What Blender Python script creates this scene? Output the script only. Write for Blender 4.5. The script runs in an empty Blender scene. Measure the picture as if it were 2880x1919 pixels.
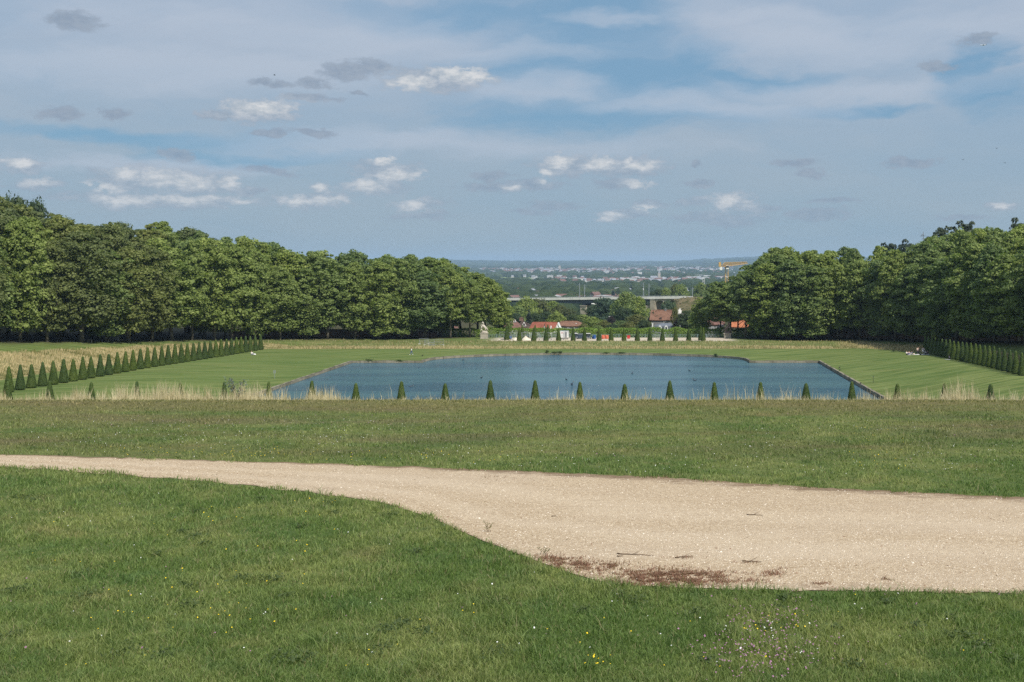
import bpy, math, random
import numpy as np
from mathutils import Vector, Matrix, geometry
R = math.radians
F = 3088.0; CX = 1812.0; HY = 735.0; EYE = 3.0
rng = np.random.default_rng(7)
random.seed(7)
scene = bpy.context.scene
col = scene.collection

def P(px, Y): return (px - CX) / F * Y          # lateral metres of a bearing at a distance
def HH(py, Y): return (py - HY) / F * Y         # metres below the eye
HAZE = 8.0e-5; SKYK = .09; EXPO = 0.0; DENO = False

# ---------------------------------------------------------------- numpy noise
def _hash(i, j, s):
    n = (i.astype(np.int64) * 374761393 + j.astype(np.int64) * 668265263 + s * 1442695041) & 0xffffffff
    n = ((n ^ (n >> 13)) * 1274126177) & 0xffffffff
    return ((n ^ (n >> 16)) & 0xffff) / 65535.0
def vnoise(x, y, s=0):
    x = np.asarray(x, float); y = np.asarray(y, float)
    i = np.floor(x).astype(np.int64); j = np.floor(y).astype(np.int64)
    u = x - i; v = y - j; u = u*u*(3-2*u); v = v*v*(3-2*v)
    a = _hash(i, j, s); b = _hash(i+1, j, s); c = _hash(i, j+1, s); d = _hash(i+1, j+1, s)
    return (a*(1-u)+b*u)*(1-v) + (c*(1-u)+d*u)*v
def fbm(x, y, s=0, o=4):
    t = 0; a = .5; n = 0
    for k in range(o):
        t = t + a*vnoise(x*2**k, y*2**k, s+k*17); n += a; a *= .5
    return t/n
def sm(t):
    t = np.clip(t, 0, 1); return t*t*(3-2*t)

# ---------------------------------------------------------------- objects
def tag(o, label=None, cat=None, group=None, kind=None):
    if label: o['label'] = label
    if cat: o['category'] = cat
    if group: o['group'] = group
    if kind: o['kind'] = kind
    return o
def empty(name, loc, rz=0):
    o = bpy.data.objects.new(name, None); col.objects.link(o)
    o.location = loc; o.rotation_euler = (0, 0, rz); o.empty_display_size = .2
    return o
def link(name, me, parent=None, loc=(0, 0, 0)):
    o = bpy.data.objects.new(name, me); col.objects.link(o)
    o.location = loc
    if parent: o.parent = parent
    return o
def copy_tree(o, parent=None):
    c = o.copy(); col.objects.link(c)
    if parent: c.parent = parent
    for ch in o.children:
        copy_tree(ch, c)
    return c
def fast_mesh(name, V, Fc, mats=(), midx=None, smooth=False, attrs=None):
    """V (n,3), Fc (m,k) uniform polygon size"""
    V = np.ascontiguousarray(V, dtype=np.float32); Fc = np.ascontiguousarray(Fc, dtype=np.int32)
    me = bpy.data.meshes.new(name)
    m, k = Fc.shape
    me.vertices.add(len(V)); me.vertices.foreach_set('co', V.ravel())
    me.loops.add(m*k); me.loops.foreach_set('vertex_index', Fc.ravel())
    me.polygons.add(m)
    me.polygons.foreach_set('loop_start', np.arange(0, m*k, k, dtype=np.int32))
    me.polygons.foreach_set('loop_total', np.full(m, k, dtype=np.int32))
    if midx is not None: me.polygons.foreach_set('material_index', np.asarray(midx, dtype=np.int32))
    me.polygons.foreach_set('use_smooth', np.full(m, smooth))
    for mt in mats: me.materials.append(mt)
    me.update(calc_edges=True)
    if attrs:
        for an, (dt, dom, arr) in attrs.items():
            a = me.attributes.new(an, dt, dom)
            key = 'color' if 'COLOR' in dt else ('vector' if dt == 'FLOAT_VECTOR' else 'value')
            a.data.foreach_set(key, np.ascontiguousarray(arr, dtype=np.float32).ravel())
    return me

class MB:
    def __init__(s): s.v = []; s.f = []; s.m = []
    def add(s, vs, fs, m=0):
        b = len(s.v); s.v += [tuple(v) for v in vs]
        for f in fs: s.f.append(tuple(b+i for i in f)); s.m.append(m)
        return s
    def box(s, x0, x1, y0, y1, z0, z1, m=0, M=None):
        vs = [Vector((x, y, z)) for z in (z0, z1) for (x, y) in ((x0, y0), (x1, y0), (x1, y1), (x0, y1))]
        if M is not None: vs = [M @ v for v in vs]
        return s.add(vs, [(3,2,1,0), (4,5,6,7), (0,1,5,4), (1,2,6,5), (2,3,7,6), (3,0,4,7)], m)
    def tube(s, pts, rad, n=8, m=0, cap=True):
        pts = [Vector(p) for p in pts]
        if not hasattr(rad, '__len__'): rad = [rad]*len(pts)
        b = len(s.v); up = Vector((0.13, .31, .94))
        for i, p in enumerate(pts):
            d = (pts[min(i+1, len(pts)-1)] - pts[max(i-1, 0)]).normalized()
            a = d.cross(up)
            if a.length < .05: a = d.cross(Vector((1, 0, 0)))
            a.normalize(); c = d.cross(a)
            for k in range(n):
                t = 2*math.pi*k/n
                s.v.append(tuple(p + (a*math.cos(t) + c*math.sin(t))*rad[i]))
        for i in range(len(pts)-1):
            for k in range(n):
                k2 = (k+1) % n
                s.f.append((b+i*n+k, b+i*n+k2, b+(i+1)*n+k2, b+(i+1)*n+k)); s.m.append(m)
        if cap:
            s.f.append(tuple(b+k for k in range(n))[::-1]); s.m.append(m)
            s.f.append(tuple(b+(len(pts)-1)*n+k for k in range(n))); s.m.append(m)
        return s
    def ball(s, c, r, m=0, n=8, k=5):
        if not hasattr(r, '__len__'): r = (r, r, r)
        vs = []; fs = []
        for i in range(k+1):
            th = math.pi*i/k
            for j in range(n):
                ph = 2*math.pi*j/n
                vs.append((c[0]+r[0]*math.sin(th)*math.cos(ph), c[1]+r[1]*math.sin(th)*math.sin(ph), c[2]+r[2]*math.cos(th)))
        for i in range(k):
            for j in range(n):
                j2 = (j+1) % n
                fs.append((i*n+j, (i+1)*n+j, (i+1)*n+j2, i*n+j2))
        return s.add(vs, fs, m)
    def prism(s, poly, y0, y1, m=0, axis='y', M=None):
        n = len(poly); vs = []
        for y in (y0, y1):
            for (a, b) in poly:
                vs.append(Vector((a, y, b)) if axis == 'y' else (Vector((y, a, b)) if axis == 'x' else Vector((a, b, y))))
        if M is not None: vs = [M @ v for v in vs]
        fs = [tuple(range(n)), tuple(range(2*n-1, n-1, -1))]
        for i in range(n):
            j = (i+1) % n; fs.append((j, i, n+i, n+j))
        return s.add(vs, fs, m)
    def mesh(s, name, mats, smooth=False):
        me = bpy.data.meshes.new(name); me.from_pydata(s.v, [], s.f)
        for mt in (mats if isinstance(mats, (list, tuple)) else [mats]): me.materials.append(mt)
        me.polygons.foreach_set('material_index', s.m)
        me.polygons.foreach_set('use_smooth', [smooth]*len(s.f)); me.update()
        return me
    def build(s, name, mats, parent=None, loc=(0, 0, 0), smooth=False):
        return link(name, s.mesh(name, mats, smooth), parent, loc)

# ---------------------------------------------------------------- node helper
class NT:
    def __init__(s, tree): s.t = tree; s.n = tree.nodes; s.l = tree.links
    def new(s, typ, props=None, **ins):
        nd = s.n.new(typ)
        for k, v in (props or {}).items(): setattr(nd, k, v)
        for k, v in ins.items():
            kk = int(k[1:]) if k[0] == '_' and k[1:].isdigit() else k.replace('__', ' ')
            s.set(nd.inputs[kk], v)
        return nd
    def set(s, sock, v):
        if isinstance(v, bpy.types.NodeSocket): s.l.new(v, sock)
        elif isinstance(v, bpy.types.Node): s.l.new(v.outputs[0], sock)
        else:
            if hasattr(sock.default_value, '__len__') and not hasattr(v, '__len__'): v = (v,)*len(sock.default_value)
            if hasattr(v, '__len__') and len(v) == 3 and len(sock.default_value) == 4: v = (*v, 1)
            sock.default_value = v
    def math(s, op, a, b=0, c=0, clamp=False):
        nd = s.n.new('ShaderNodeMath'); nd.operation = op; nd.use_clamp = clamp
        s.set(nd.inputs[0], a); s.set(nd.inputs[1], b); s.set(nd.inputs[2], c); return nd.outputs[0]
    def vm(s, op, a, b=(0, 0, 0), c=(0, 0, 0)):
        nd = s.n.new('ShaderNodeVectorMath'); nd.operation = op
        s.set(nd.inputs[0], a); s.set(nd.inputs[1], b)
        if op == 'MULTIPLY_ADD': s.set(nd.inputs[2], c)
        return nd.outputs['Value'] if op in ('LENGTH', 'DOT_PRODUCT') else nd.outputs[0]
    def mix(s, f, a, b, bt='MIX'):
        nd = s.n.new('ShaderNodeMix'); nd.data_type = 'RGBA'; nd.blend_type = bt
        s.set(nd.inputs[0], f); s.set(nd.inputs[6], a); s.set(nd.inputs[7], b); return nd.outputs[2]
    def mr(s, v, a, b, c=0, d=1, smooth=True):
        nd = s.n.new('ShaderNodeMapRange'); nd.interpolation_type = 'SMOOTHSTEP' if smooth else 'LINEAR'
        s.set(nd.inputs[0], v)
        for i, q in enumerate((a, b, c, d)): nd.inputs[1+i].default_value = q
        return nd.outputs[0]
    def noise(s, vec, scale, detail=3, rough=.5, dist=0):
        nd = s.n.new('ShaderNodeTexNoise'); s.set(nd.inputs['Vector'], vec)
        nd.inputs['Scale'].default_value = scale; nd.inputs['Detail'].default_value = detail
        nd.inputs['Roughness'].default_value = rough; nd.inputs['Distortion'].default_value = dist
        return nd.outputs['Fac']
    def attr(s, name):
        nd = s.n.new('ShaderNodeAttribute'); nd.attribute_name = name; return nd
def mat(name):
    m = bpy.data.materials.new(name); m.use_nodes = True
    t = NT(m.node_tree); t.n.clear()
    return m, t
def finish(t, shader, vol=None):
    o = t.n.new('ShaderNodeOutputMaterial'); t.set(o.inputs['Surface'], shader)
def pbsdf(t, colr, rough=.8, spec=.3, metal=0, bump=None, bstr=.3, bdist=.02, **kw):
    b = t.n.new('ShaderNodeBsdfPrincipled')
    t.set(b.inputs['Base Color'], colr); t.set(b.inputs['Roughness'], rough)
    t.set(b.inputs['Specular IOR Level'], spec); t.set(b.inputs['Metallic'], metal)
    if bump is not None:
        bp = t.new('ShaderNodeBump', None, Height=bump, Strength=bstr, Distance=bdist)
        t.l.new(bp.outputs[0], b.inputs['Normal'])
    return b
_M = {}
def plain(name, c, rough=.7, var=.15, scale=2.0, metal=0, spec=.3):
    """weathered single-colour surface: colour varied by noise, with slight bump"""
    if name in _M: return _M[name]
    m, t = mat(name)
    g = t.new('ShaderNodeTexCoord').outputs['Object']
    n = t.noise(g, scale, 4, .6); n2 = t.noise(g, scale*9, 2, .6)
    k = t.math('ADD', t.math('MULTIPLY', n, .7), t.math('MULTIPLY', n2, .3))
    dark = tuple(x*(1-var*1.6) for x in c); lite = tuple(min(1, x*(1+var*1.3)) for x in c)
    finish(t, pbsdf(t, t.mix(t.mr(k, .3, .7), dark, lite), rough, spec, metal, n2, .15, .01))
    _M[name] = m; return m
# ================================================================ materials
def leaf_mat(name, c1, c2, trans=.35, hue=.0, scale=.35):
    """leaf clump colour c1..c2, varied per leaf, per clump (noise) and per tree"""
    m, t = mat(name)
    geo = t.new('ShaderNodeNewGeometry'); oi = t.new('ShaderNodeObjectInfo')
    tc = t.new('ShaderNodeTexCoord').outputs['Object']
    n = t.noise(tc, scale, 3, .6)
    r = geo.outputs['Random Per Island']
    k = t.math('ADD', t.math('MULTIPLY', t.mr(n, .3, .7), .55), t.math('MULTIPLY', r, .45))
    cc = t.mix(k, c1, c2)
    ov = t.mr(oi.outputs['Random'], 0, 1, .72, 1.20, False)
    cc = t.mix(1.0, cc, t.new('ShaderNodeCombineColor', None, Red=ov, Green=t.math('ADD', t.math('MULTIPLY', ov, .75), .25), Blue=.95).outputs[0], 'MULTIPLY')
    d = t.new('ShaderNodeBsdfPrincipled'); t.set(d.inputs['Base Color'], cc); d.inputs['Roughness'].default_value = .55
    d.inputs['Specular IOR Level'].default_value = .25
    tr = t.new('ShaderNodeBsdfTranslucent'); t.set(tr.inputs['Color'], t.mix(1.0, cc, (1.1, 1.35, .55), 'MULTIPLY'))
    mx = t.new('ShaderNodeMixShader'); mx.inputs[0].default_value = trans
    t.l.new(d.outputs[0], mx.inputs[1]); t.l.new(tr.outputs[0], mx.inputs[2])
    finish(t, mx); return m
M_plane = leaf_mat('plane_leaves', (.108, .155, .036), (.300, .355, .115))
M_lime = leaf_mat('chestnut_leaves', (.085, .112, .034), (.245, .270, .098))
M_dark = leaf_mat('dark_leaves', (.045, .075, .032), (.100, .135, .055))
M_pine = leaf_mat('pine_needles', (.032, .050, .030), (.070, .092, .050), .1)
M_blue = leaf_mat('blue_green_leaves', (.055, .095, .055), (.125, .175, .095))
M_olive = leaf_mat('olive_leaves', (.090, .105, .035), (.180, .190, .070))
M_purple = leaf_mat('purple_leaves', (.030, .022, .024), (.065, .050, .048))
M_yew = leaf_mat('yew_foliage', (.045, .080, .016), (.110, .150, .030), .15, scale=.8)
M_hedge = leaf_mat('hedge_leaves', (.17, .25, .035), (.36, .46, .090), .4)
M_silver = leaf_mat('silver_leaves', (.12, .16, .12), (.26, .30, .24), .2)
M_bark, t = mat('bark')
g = t.new('ShaderNodeTexCoord').outputs['Object']
n = t.noise(g, 1.6, 5, .65)
finish(t, pbsdf(t, t.mix(t.mr(n, .35, .65), (.045, .038, .028), (.17, .15, .11)), .9, .2, 0, n, .6, .05))

def grass_nodes(t):
    """near lawn colour from world position: greens, ochre dry spots, reddish clover bands"""
    pos = t.new('ShaderNodeNewGeometry').outputs['Position']
    sp = t.new('ShaderNodeSeparateXYZ', None, Vector=pos)
    a = t.noise(pos, .55, 4, .6); b = t.noise(pos, 2.6, 3, .6)
    base = t.mix(t.mr(a, .35, .66), (.130, .198, .054), (.240, .280, .096))
    base = t.mix(t.math('MULTIPLY', t.mr(b, .46, .72), .5), base, (.080, .158, .052))
    # dry straw patches
    dp = t.noise(t.vm('ADD', pos, (31, 7, 0)), .8, 3, .55)
    base = t.mix(t.math('MULTIPLY', t.mr(dp, .58, .75), .5), base, (.30, .26, .125))
    # bands of clover and dry turf across the far half of the lawn
    st = t.vm('MULTIPLY', pos, (.10, .42, 0))
    band = t.noise(st, 1.0, 4, .62)
    far = t.mr(sp.outputs['Y'], 19.5, 24.5)
    base = t.mix(t.math('MULTIPLY', t.math('MULTIPLY', t.mr(band, .42, .62), far), .50), base, (.215, .190, .085))
    st2 = t.vm('MULTIPLY', t.vm('ADD', pos, (9, 3, 0)), (.14, .5, 0))
    band2 = t.noise(st2, 1.0, 4, .62)
    base = t.mix(t.math('MULTIPLY', t.math('MULTIPLY', t.mr(band2, .48, .66), far), .45), base, (.200, .155, .105))
    top = t.mr(sp.outputs['Y'], 29, 34)
    base = t.mix(t.math('MULTIPLY', top, .62), base, (.265, .225, .105))
    return base, sp

# blades of the near lawn
M_grass, t = mat('grass_blades')
gb, sp = grass_nodes(t)
r = t.new('ShaderNodeNewGeometry').outputs['Random Per Island']
cc = t.mix(1.0, gb, t.mix(r, (.50, .56, .50), (1.75, 1.62, 1.7)), 'MULTIPLY')
cc = t.mix(t.mr(r, .93, .95), cc, (.30, .27, .14))
d = pbsdf(t, cc, .5, .3)
tr = t.new('ShaderNodeBsdfTranslucent'); t.set(tr.inputs['Color'], t.mix(1.0, cc, (1.05, 1.25, .6), 'MULTIPLY'))
mx = t.new('ShaderNodeMixShader'); mx.inputs[0].default_value = .38
t.l.new(d.outputs[0], mx.inputs[1]); t.l.new(tr.outputs[0], mx.inputs[2]); finish(t, mx)

def straw_mat(name, c1, c2, c3, tr_=.3):
    m, t = mat(name)
    r = t.new('ShaderNodeNewGeometry').outputs['Random Per Island']
    pos = t.new('ShaderNodeNewGeometry').outputs['Position']
    n = t.noise(pos, .12, 3, .6)
    cc = t.mix(t.math('ADD', t.math('MULTIPLY', r, .6), t.math('MULTIPLY', t.mr(n, .35, .65), .4)), c1, c2)
    cc = t.mix(t.mr(r, .80, .83), cc, c3)
    d = pbsdf(t, cc, .6, .3)
    tr = t.new('ShaderNodeBsdfTranslucent'); t.set(tr.inputs['Color'], cc)
    mx = t.new('ShaderNodeMixShader'); mx.inputs[0].default_value = tr_
    t.l.new(d.outputs[0], mx.inputs[1]); t.l.new(tr.outputs[0], mx.inputs[2]); finish(t, mx)
    return m
M_straw = straw_mat('dry_stalks', (.46, .39, .21), (.85, .77, .52), (.32, .28, .13))
M_meadow = straw_mat('meadow_grass', (.42, .35, .17), (.78, .65, .38), (.20, .23, .07))
M_olgr = straw_mat('olive_meadow_grass', (.14, .15, .042), (.27, .25, .085), (.45, .38, .18))
M_weed = straw_mat('brown_weeds', (.19, .095, .058), (.36, .205, .135), (.20, .15, .07))

# ground sheet
M_ground, t = mat('ground')
near, sp = grass_nodes(t)
near = t.mix(1.0, near, (.62, .60, .55), 'MULTIPLY')
pos = t.new('ShaderNodeNewGeometry').outputs['Position']
near = t.mix(t.math('MULTIPLY', t.mr(t.noise(pos, 30, 3, .7), .45, .7), .35), near, (.10, .085, .045))
# mown lower lawn: streaks, patches
rot = t.new('ShaderNodeMapping', {'vector_type': 'POINT'}, Vector=pos, Rotation=(0, 0, R(-38)), Scale=(1, 1, 1))
s1 = t.noise(t.vm('MULTIPLY', rot.outputs[0], (.05, .9, 0)), 1.0, 4, .6)
s2 = t.noise(t.vm('MULTIPLY', pos, (.03, .35, 0)), 1.0, 4, .6)
s3 = t.noise(pos, .05, 4, .6); s4 = t.noise(pos, 1.2, 3, .65)
low = t.mix(t.mr(s1, .43, .57), (.076, .120, .026), (.160, .198, .060))
low = t.mix(t.math('MULTIPLY', t.mr(s2, .40, .66), .40), low, (.170, .180, .060))
low = t.mix(t.math('MULTIPLY', t.mr(s3, .45, .65), .35), low, (.088, .140, .034))
low = t.mix(t.math('MULTIPLY', t.mr(s4, .45, .70), .25), low, (.062, .090, .026))
dry = t.attr('dry').outputs['Fac']; sand = t.attr('sand').outputs['Fac']; wood = t.attr('wood').outputs['Fac']
dn = t.noise(t.vm('MULTIPLY', pos, (.22, .5, .5)), 1.0, 4, .6)
dk = t.math('MULTIPLY', t.mr(dn, .30, .66), 1.0)
dcol = t.mix(dk, (.125, .120, .042), (.40, .325, .165))
low = t.mix(t.mr(t.math('ADD', dry, t.math('MULTIPLY', t.math('SUBTRACT', dn, .5), .5)), .28, .6), low, dcol)
low = t.mix(sand, low, t.mix(t.mr(s4, .3, .7), (.42, .36, .27), (.58, .50, .39)))
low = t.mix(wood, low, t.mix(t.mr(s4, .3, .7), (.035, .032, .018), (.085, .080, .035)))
bank = t.mr(sp.outputs['Y'], 35, 38)
c = t.mix(bank, near, low)
# valley plain
pn = t.noise(pos, .0016, 5, .6); pn2 = t.noise(t.vm('MULTIPLY', pos, (.004, .0015, 0)), 1.0, 4, .6)
pl = t.mix(t.mr(pn, .4, .6), (.030, .052, .022), (.075, .105, .042))
pl = t.mix(t.math('MULTIPLY', t.mr(pn2, .62, .70), .6), pl, (.22, .20, .11))
c = t.mix(t.mr(sp.outputs['Y'], 500, 800), c, pl)
bh = t.math('ADD', t.noise(pos, 9, 4, .7), t.math('MULTIPLY', t.noise(pos, 1.1, 3, .6), 2.0))
finish(t, pbsdf(t, c, .92, .12, 0, bh, .5, .05))

# gravel path
M_path, t = mat('gravel')
pos = t.new('ShaderNodeNewGeometry').outputs['Position']
vor = t.new('ShaderNodeTexVoronoi', None, Vector=pos, Scale=58.0)
vor.inputs['Randomness'].default_value = 1
fine = t.noise(pos, 170, 3, .7); md = t.noise(pos, 11, 4, .65); bg = t.noise(t.vm('MULTIPLY', pos, (.35, 1.0, 1)), .7, 5, .6)
rc = t.new('ShaderNodeSeparateColor', None, Color=vor.outputs['Color']).outputs[0]
c = t.mix(rc, (.37, .258, .150), (.77, .625, .435))
c = t.mix(t.math('MULTIPLY', t.mr(fine, .42, .66), .45), c, (.29, .20, .125))
c = t.mix(t.math('MULTIPLY', t.mr(md, .5, .75), .35), c, (.38, .285, .19))
c = t.mix(t.math('MULTIPLY', t.mr(bg, .42, .68), .40), c, (.56, .445, .32))
ac = t.attr('across').outputs['Fac']; rn = t.math('MULTIPLY', t.math('SUBTRACT', t.noise(t.vm('MULTIPLY', pos, (.12, .3, 0)), 1.0, 3, .6), .5), .5)
for q in (.30, .60):
    r_ = t.mr(t.math('ABSOLUTE', t.math('SUBTRACT', t.math('ADD', ac, rn), q)), .02, .12, 1, 0)
    c = t.mix(t.math('MULTIPLY', r_, .24), c, (.72, .59, .43))
mid = t.noise(t.vm('MULTIPLY', pos, (.5, 2.2, 0)), 1.3, 4, .65)
c = t.mix(t.math('MULTIPLY', t.mr(mid, .55, .75), .30), c, (.36, .26, .17))
edge = t.attr('edge').outputs['Fac']
en = t.math('ADD', edge, t.math('MULTIPLY', t.math('SUBTRACT', t.noise(t.vm('MULTIPLY', pos, (.8, 3, 1)), 1.6, 4, .7), .5), 1.5))
c = t.mix(t.math('MULTIPLY', t.mr(en, .45, 1.0), .8), c, (.17, .105, .060))
bh = t.math('ADD', t.math('MULTIPLY', vor.outputs['Distance'], -1.3), t.math('ADD', fine, t.math('MULTIPLY', bg, 3)))
finish(t, pbsdf(t, c, .9, .2, 0, bh, .75, .012))

M_water, t = mat('pond_water')
pos = t.new('ShaderNodeNewGeometry').outputs['Position']
w1 = t.noise(t.vm('MULTIPLY', pos, (1.0, 1.35, 0)), 1.15, 4, .62)
w2 = t.noise(t.vm('MULTIPLY', pos, (1.0, 1.6, 0)), 3.4, 3, .6)
w3 = t.noise(t.vm('MULTIPLY', pos, (.018, .10, 0)), 1.0, 4, .6)
w4 = t.noise(t.vm('MULTIPLY', pos, (.10, .9, 0)), 1.0, 3, .6)
bc = t.mix(t.mr(w3, .38, .64), (.050, .118, .165), (.075, .160, .185))
bc = t.mix(t.math('MULTIPLY', t.mr(w4, .45, .7), .3), bc, (.095, .185, .195))
b = pbsdf(t, bc, t.mr(w3, .35, .65, .13, .22), .5, 0, t.math('ADD', w1, t.math('MULTIPLY', w2, .45)), 1.0, .45)
b.inputs['IOR'].default_value = 1.33
finish(t, b)

def stone_mat(name, c1, c2, sx=1.2, sz=.45, mortar=.02):
    m, t = mat(name)
    tc = t.new('ShaderNodeTexCoord').outputs['Object']
    s = t.new('ShaderNodeSeparateXYZ', None, Vector=tc)
    cv = t.new('ShaderNodeCombineXYZ', None, X=t.math('ADD', s.outputs[0], s.outputs[1]), Y=s.outputs[2])
    br = t.new('ShaderNodeTexBrick', None, Vector=cv.outputs[0], Color1=c1, Color2=c2, Mortar=tuple(x*.55 for x in c1),
               Scale=1.0, Mortar__Size=mortar, Brick__Width=sx, Row__Height=sz)
    n = t.noise(tc, .8, 5, .65); n2 = t.noise(tc, 6, 3, .6)
    c = t.mix(t.math('MULTIPLY', t.mr(n, .45, .7), .5), br.outputs['Color'], tuple(x*.55 for x in c1))
    finish(t, pbsdf(t, c, .9, .2, 0, t.math('ADD', n2, t.math('MULTIPLY', br.outputs['Fac'], -.6)), .35, .03)); return m
M_rim = stone_mat('pond_stone', (.17, .155, .11), (.34, .30, .225), 1.6, .5)
M_brickwall = stone_mat('old_brick_wall', (.20, .125, .095), (.29, .19, .145), .6, .2)
M_pier = stone_mat('viaduct_stone', (.40, .34, .25), (.52, .45, .34), 1.3, .55)
M_pedestal = stone_mat('pedestal_stone', (.40, .36, .29), (.50, .45, .37), 1.4, .8)
def tile_mat(name, c1, c2, row=.35):
    m, t = mat(name)
    tc = t.new('ShaderNodeTexCoord').outputs['Object']
    s = t.new('ShaderNodeSeparateXYZ', None, Vector=tc)
    cv = t.new('ShaderNodeCombineXYZ', None, X=t.math('ADD', s.outputs[0], s.outputs[1]), Y=s.outputs[2])
    br = t.new('ShaderNodeTexBrick', None, Vector=cv.outputs[0], Color1=c1, Color2=c2, Mortar=tuple(x*.5 for x in c1),
               Scale=1.0, Mortar__Size=.03, Brick__Width=.3, Row__Height=row)
    n = t.noise(tc, .5, 5, .65); n2 = t.noise(tc, 3, 4, .7)
    c = t.mix(t.math('MULTIPLY', t.mr(n, .42, .7), .65), br.outputs['Color'], tuple(x*.5 for x in c1))
    c = t.mix(t.math('MULTIPLY', t.mr(n2, .55, .75), .4), c, tuple(min(1, x*1.5) for x in c2))
    finish(t, pbsdf(t, c, .85, .25, 0, br.outputs['Fac'], .3, .05)); return m
M_tbrown = tile_mat('brown_tiles', (.22, .115, .075), (.31, .17, .11))
M_tred = tile_mat('red_tiles', (.30, .095, .060), (.39, .14, .085))
M_tdull = tile_mat('dull_red_tiles', (.20, .105, .085), (.28, .15, .115))
M_tdark = tile_mat('dark_tiles', (.085, .058, .048), (.13, .09, .075))
M_torange = tile_mat('orange_tiles', (.46, .15, .07), (.58, .23, .11))
M_slate = tile_mat('slate', (.085, .095, .11), (.14, .155, .175))
M_render = plain('pale_render', (.50, .48, .43), .85, .12, .6)
M_greywall = plain('grey_render', (.22, .22, .22), .85, .12, .6)
M_whitewall = plain('white_paint', (.78, .77, .74), .6, .07, 1.0)
M_glass = plain('window_glass', (.035, .045, .055), .12, .3, .5, 0, .6)
M_zinc = plain('zinc', (.15, .165, .19), .75, .1, 1.0, 0)
M_conc = plain('pale_concrete', (.82, .79, .70), .8, .10, .3)
M_girder = plain('girder_paint', (.085, .10, .125), .6, .15, .2)
M_steel = plain('galvanised_steel', (.40, .43, .45), .45, .1, 2.0, .5)
M_railp = plain('railing_paint', (.17, .24, .24), .5, .15, 3.0)
M_crane = plain('crane_paint', (.56, .36, .13), .5, .10, 1.0)
M_cranew = plain('crane_white', (.74, .72, .66), .6, .1, 1.0)
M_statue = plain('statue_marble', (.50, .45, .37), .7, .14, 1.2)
M_statdark = plain('shaded_marble', (.20, .15, .13), .8, .2, 1.2)  # darker copy of the statue marble, tree shade put into its colour
M_orange = plain('orange_fabric', (.60, .15, .085), .8, .15, 2.0)
M_redp = plain('red_plastic', (.55, .045, .045), .5, .1, 2.0)
M_bluep = plain('blue_plastic', (.035, .11, .33), .5, .12, 2.0)
M_skip = plain('skip_paint', (.050, .075, .10), .5, .2, 1.0)
M_rubber = plain('rubber', (.02, .02, .02), .8, .2, 2.0)
M_sandp = plain('sand_heap', (.66, .58, .46), .95, .15, 1.5)
M_wood = plain('grey_wood', (.16, .14, .11), .85, .2, 3.0)
M_greybox = plain('grey_metal_sheet', (.22, .24, .27), .6, .12, 2.0)
M_twig = plain('twig_bark', (.12, .075, .045), .9, .3, 20.0)
M_skin = plain('skin', (.50, .30, .21), .6, .05, 8.0)
M_embank = leaf_mat('embankment_scrub', (.14, .12, .055), (.26, .21, .11), .1)
# ================================================================ terrain
EDGE_FAR = [(-2000,1266),(-500,1276),(25,1280),(300,1287),(600,1297),(900,1304),(1100,1312),(1500,1327),(1800,1341),(2100,1359),(2400,1378),(2850,1400),(3400,1424),(5600,1480)]
EDGE_NEAR = [(-2000,1280),(-500,1296),(25,1314),(300,1333),(600,1357),(800,1378),(950,1397),(1090,1420),(1200,1452),(1300,1496),(1400,1540),(1500,1577),(1600,1612),(1680,1637),(1760,1648),(1900,1655),(2200,1662),(2500,1666),(2850,1670),(3400,1680),(5600,1715)]
def plane_Y(py): return 3.0/((py-HY)/F - .04)
def edge_y(tab, px): return np.interp(px, [a for a, b in tab], [b for a, b in tab])
def to_px(X, Y): return CX + F*X/Y, HY + F*(3+.04*Y)/Y
TC = [(-60,.6),(0,3),(34,4.36),(36,4.56),(38,4.95),(41,5.7),(50,8.4),(80,15),(110,19.6),(150,20.6),(160,21.4),(166,21.95),(276,22.1),(288,22.6),(300,22.35),(306,22.3),(310,22.6),(330,22.8),(345,26),(380,30),(420,31.5),(470,33),(600,44),(1000,47),(1500,50),(3000,60),(5000,62),(7000,60),(9000,52),(11000,38),(13000,16),(15000,3),(17000,2),(19000,40)]
TS = [(-60,.6),(0,3),(34,4.36),(36,4.56),(38,4.95),(41,5.7),(50,8.4),(80,15),(110,19.4),(150,19.7),(169,19.8),(185,20.2),(212,20.6),(249,21.6),(276,22.2),(288,22.6)]
LL = [(-400,185,962),(-150,205,964),(25,222,965),(300,245,963),(520,268,959),(733,290,957),(1000,308,955),(1300,325,955),(1400,335,955)]
RL = [(1995,335,955),(2100,320,957),(2250,313,958),(2400,310,958),(2600,285,964),(2750,255,968),(2880,232,970),(3050,212,972),(3300,190,974)]
def line_at(tab, px):
    xs = [a[0] for a in tab]
    return np.interp(px, xs, [a[1] for a in tab]), np.interp(px, xs, [a[2] for a in tab])
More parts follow.
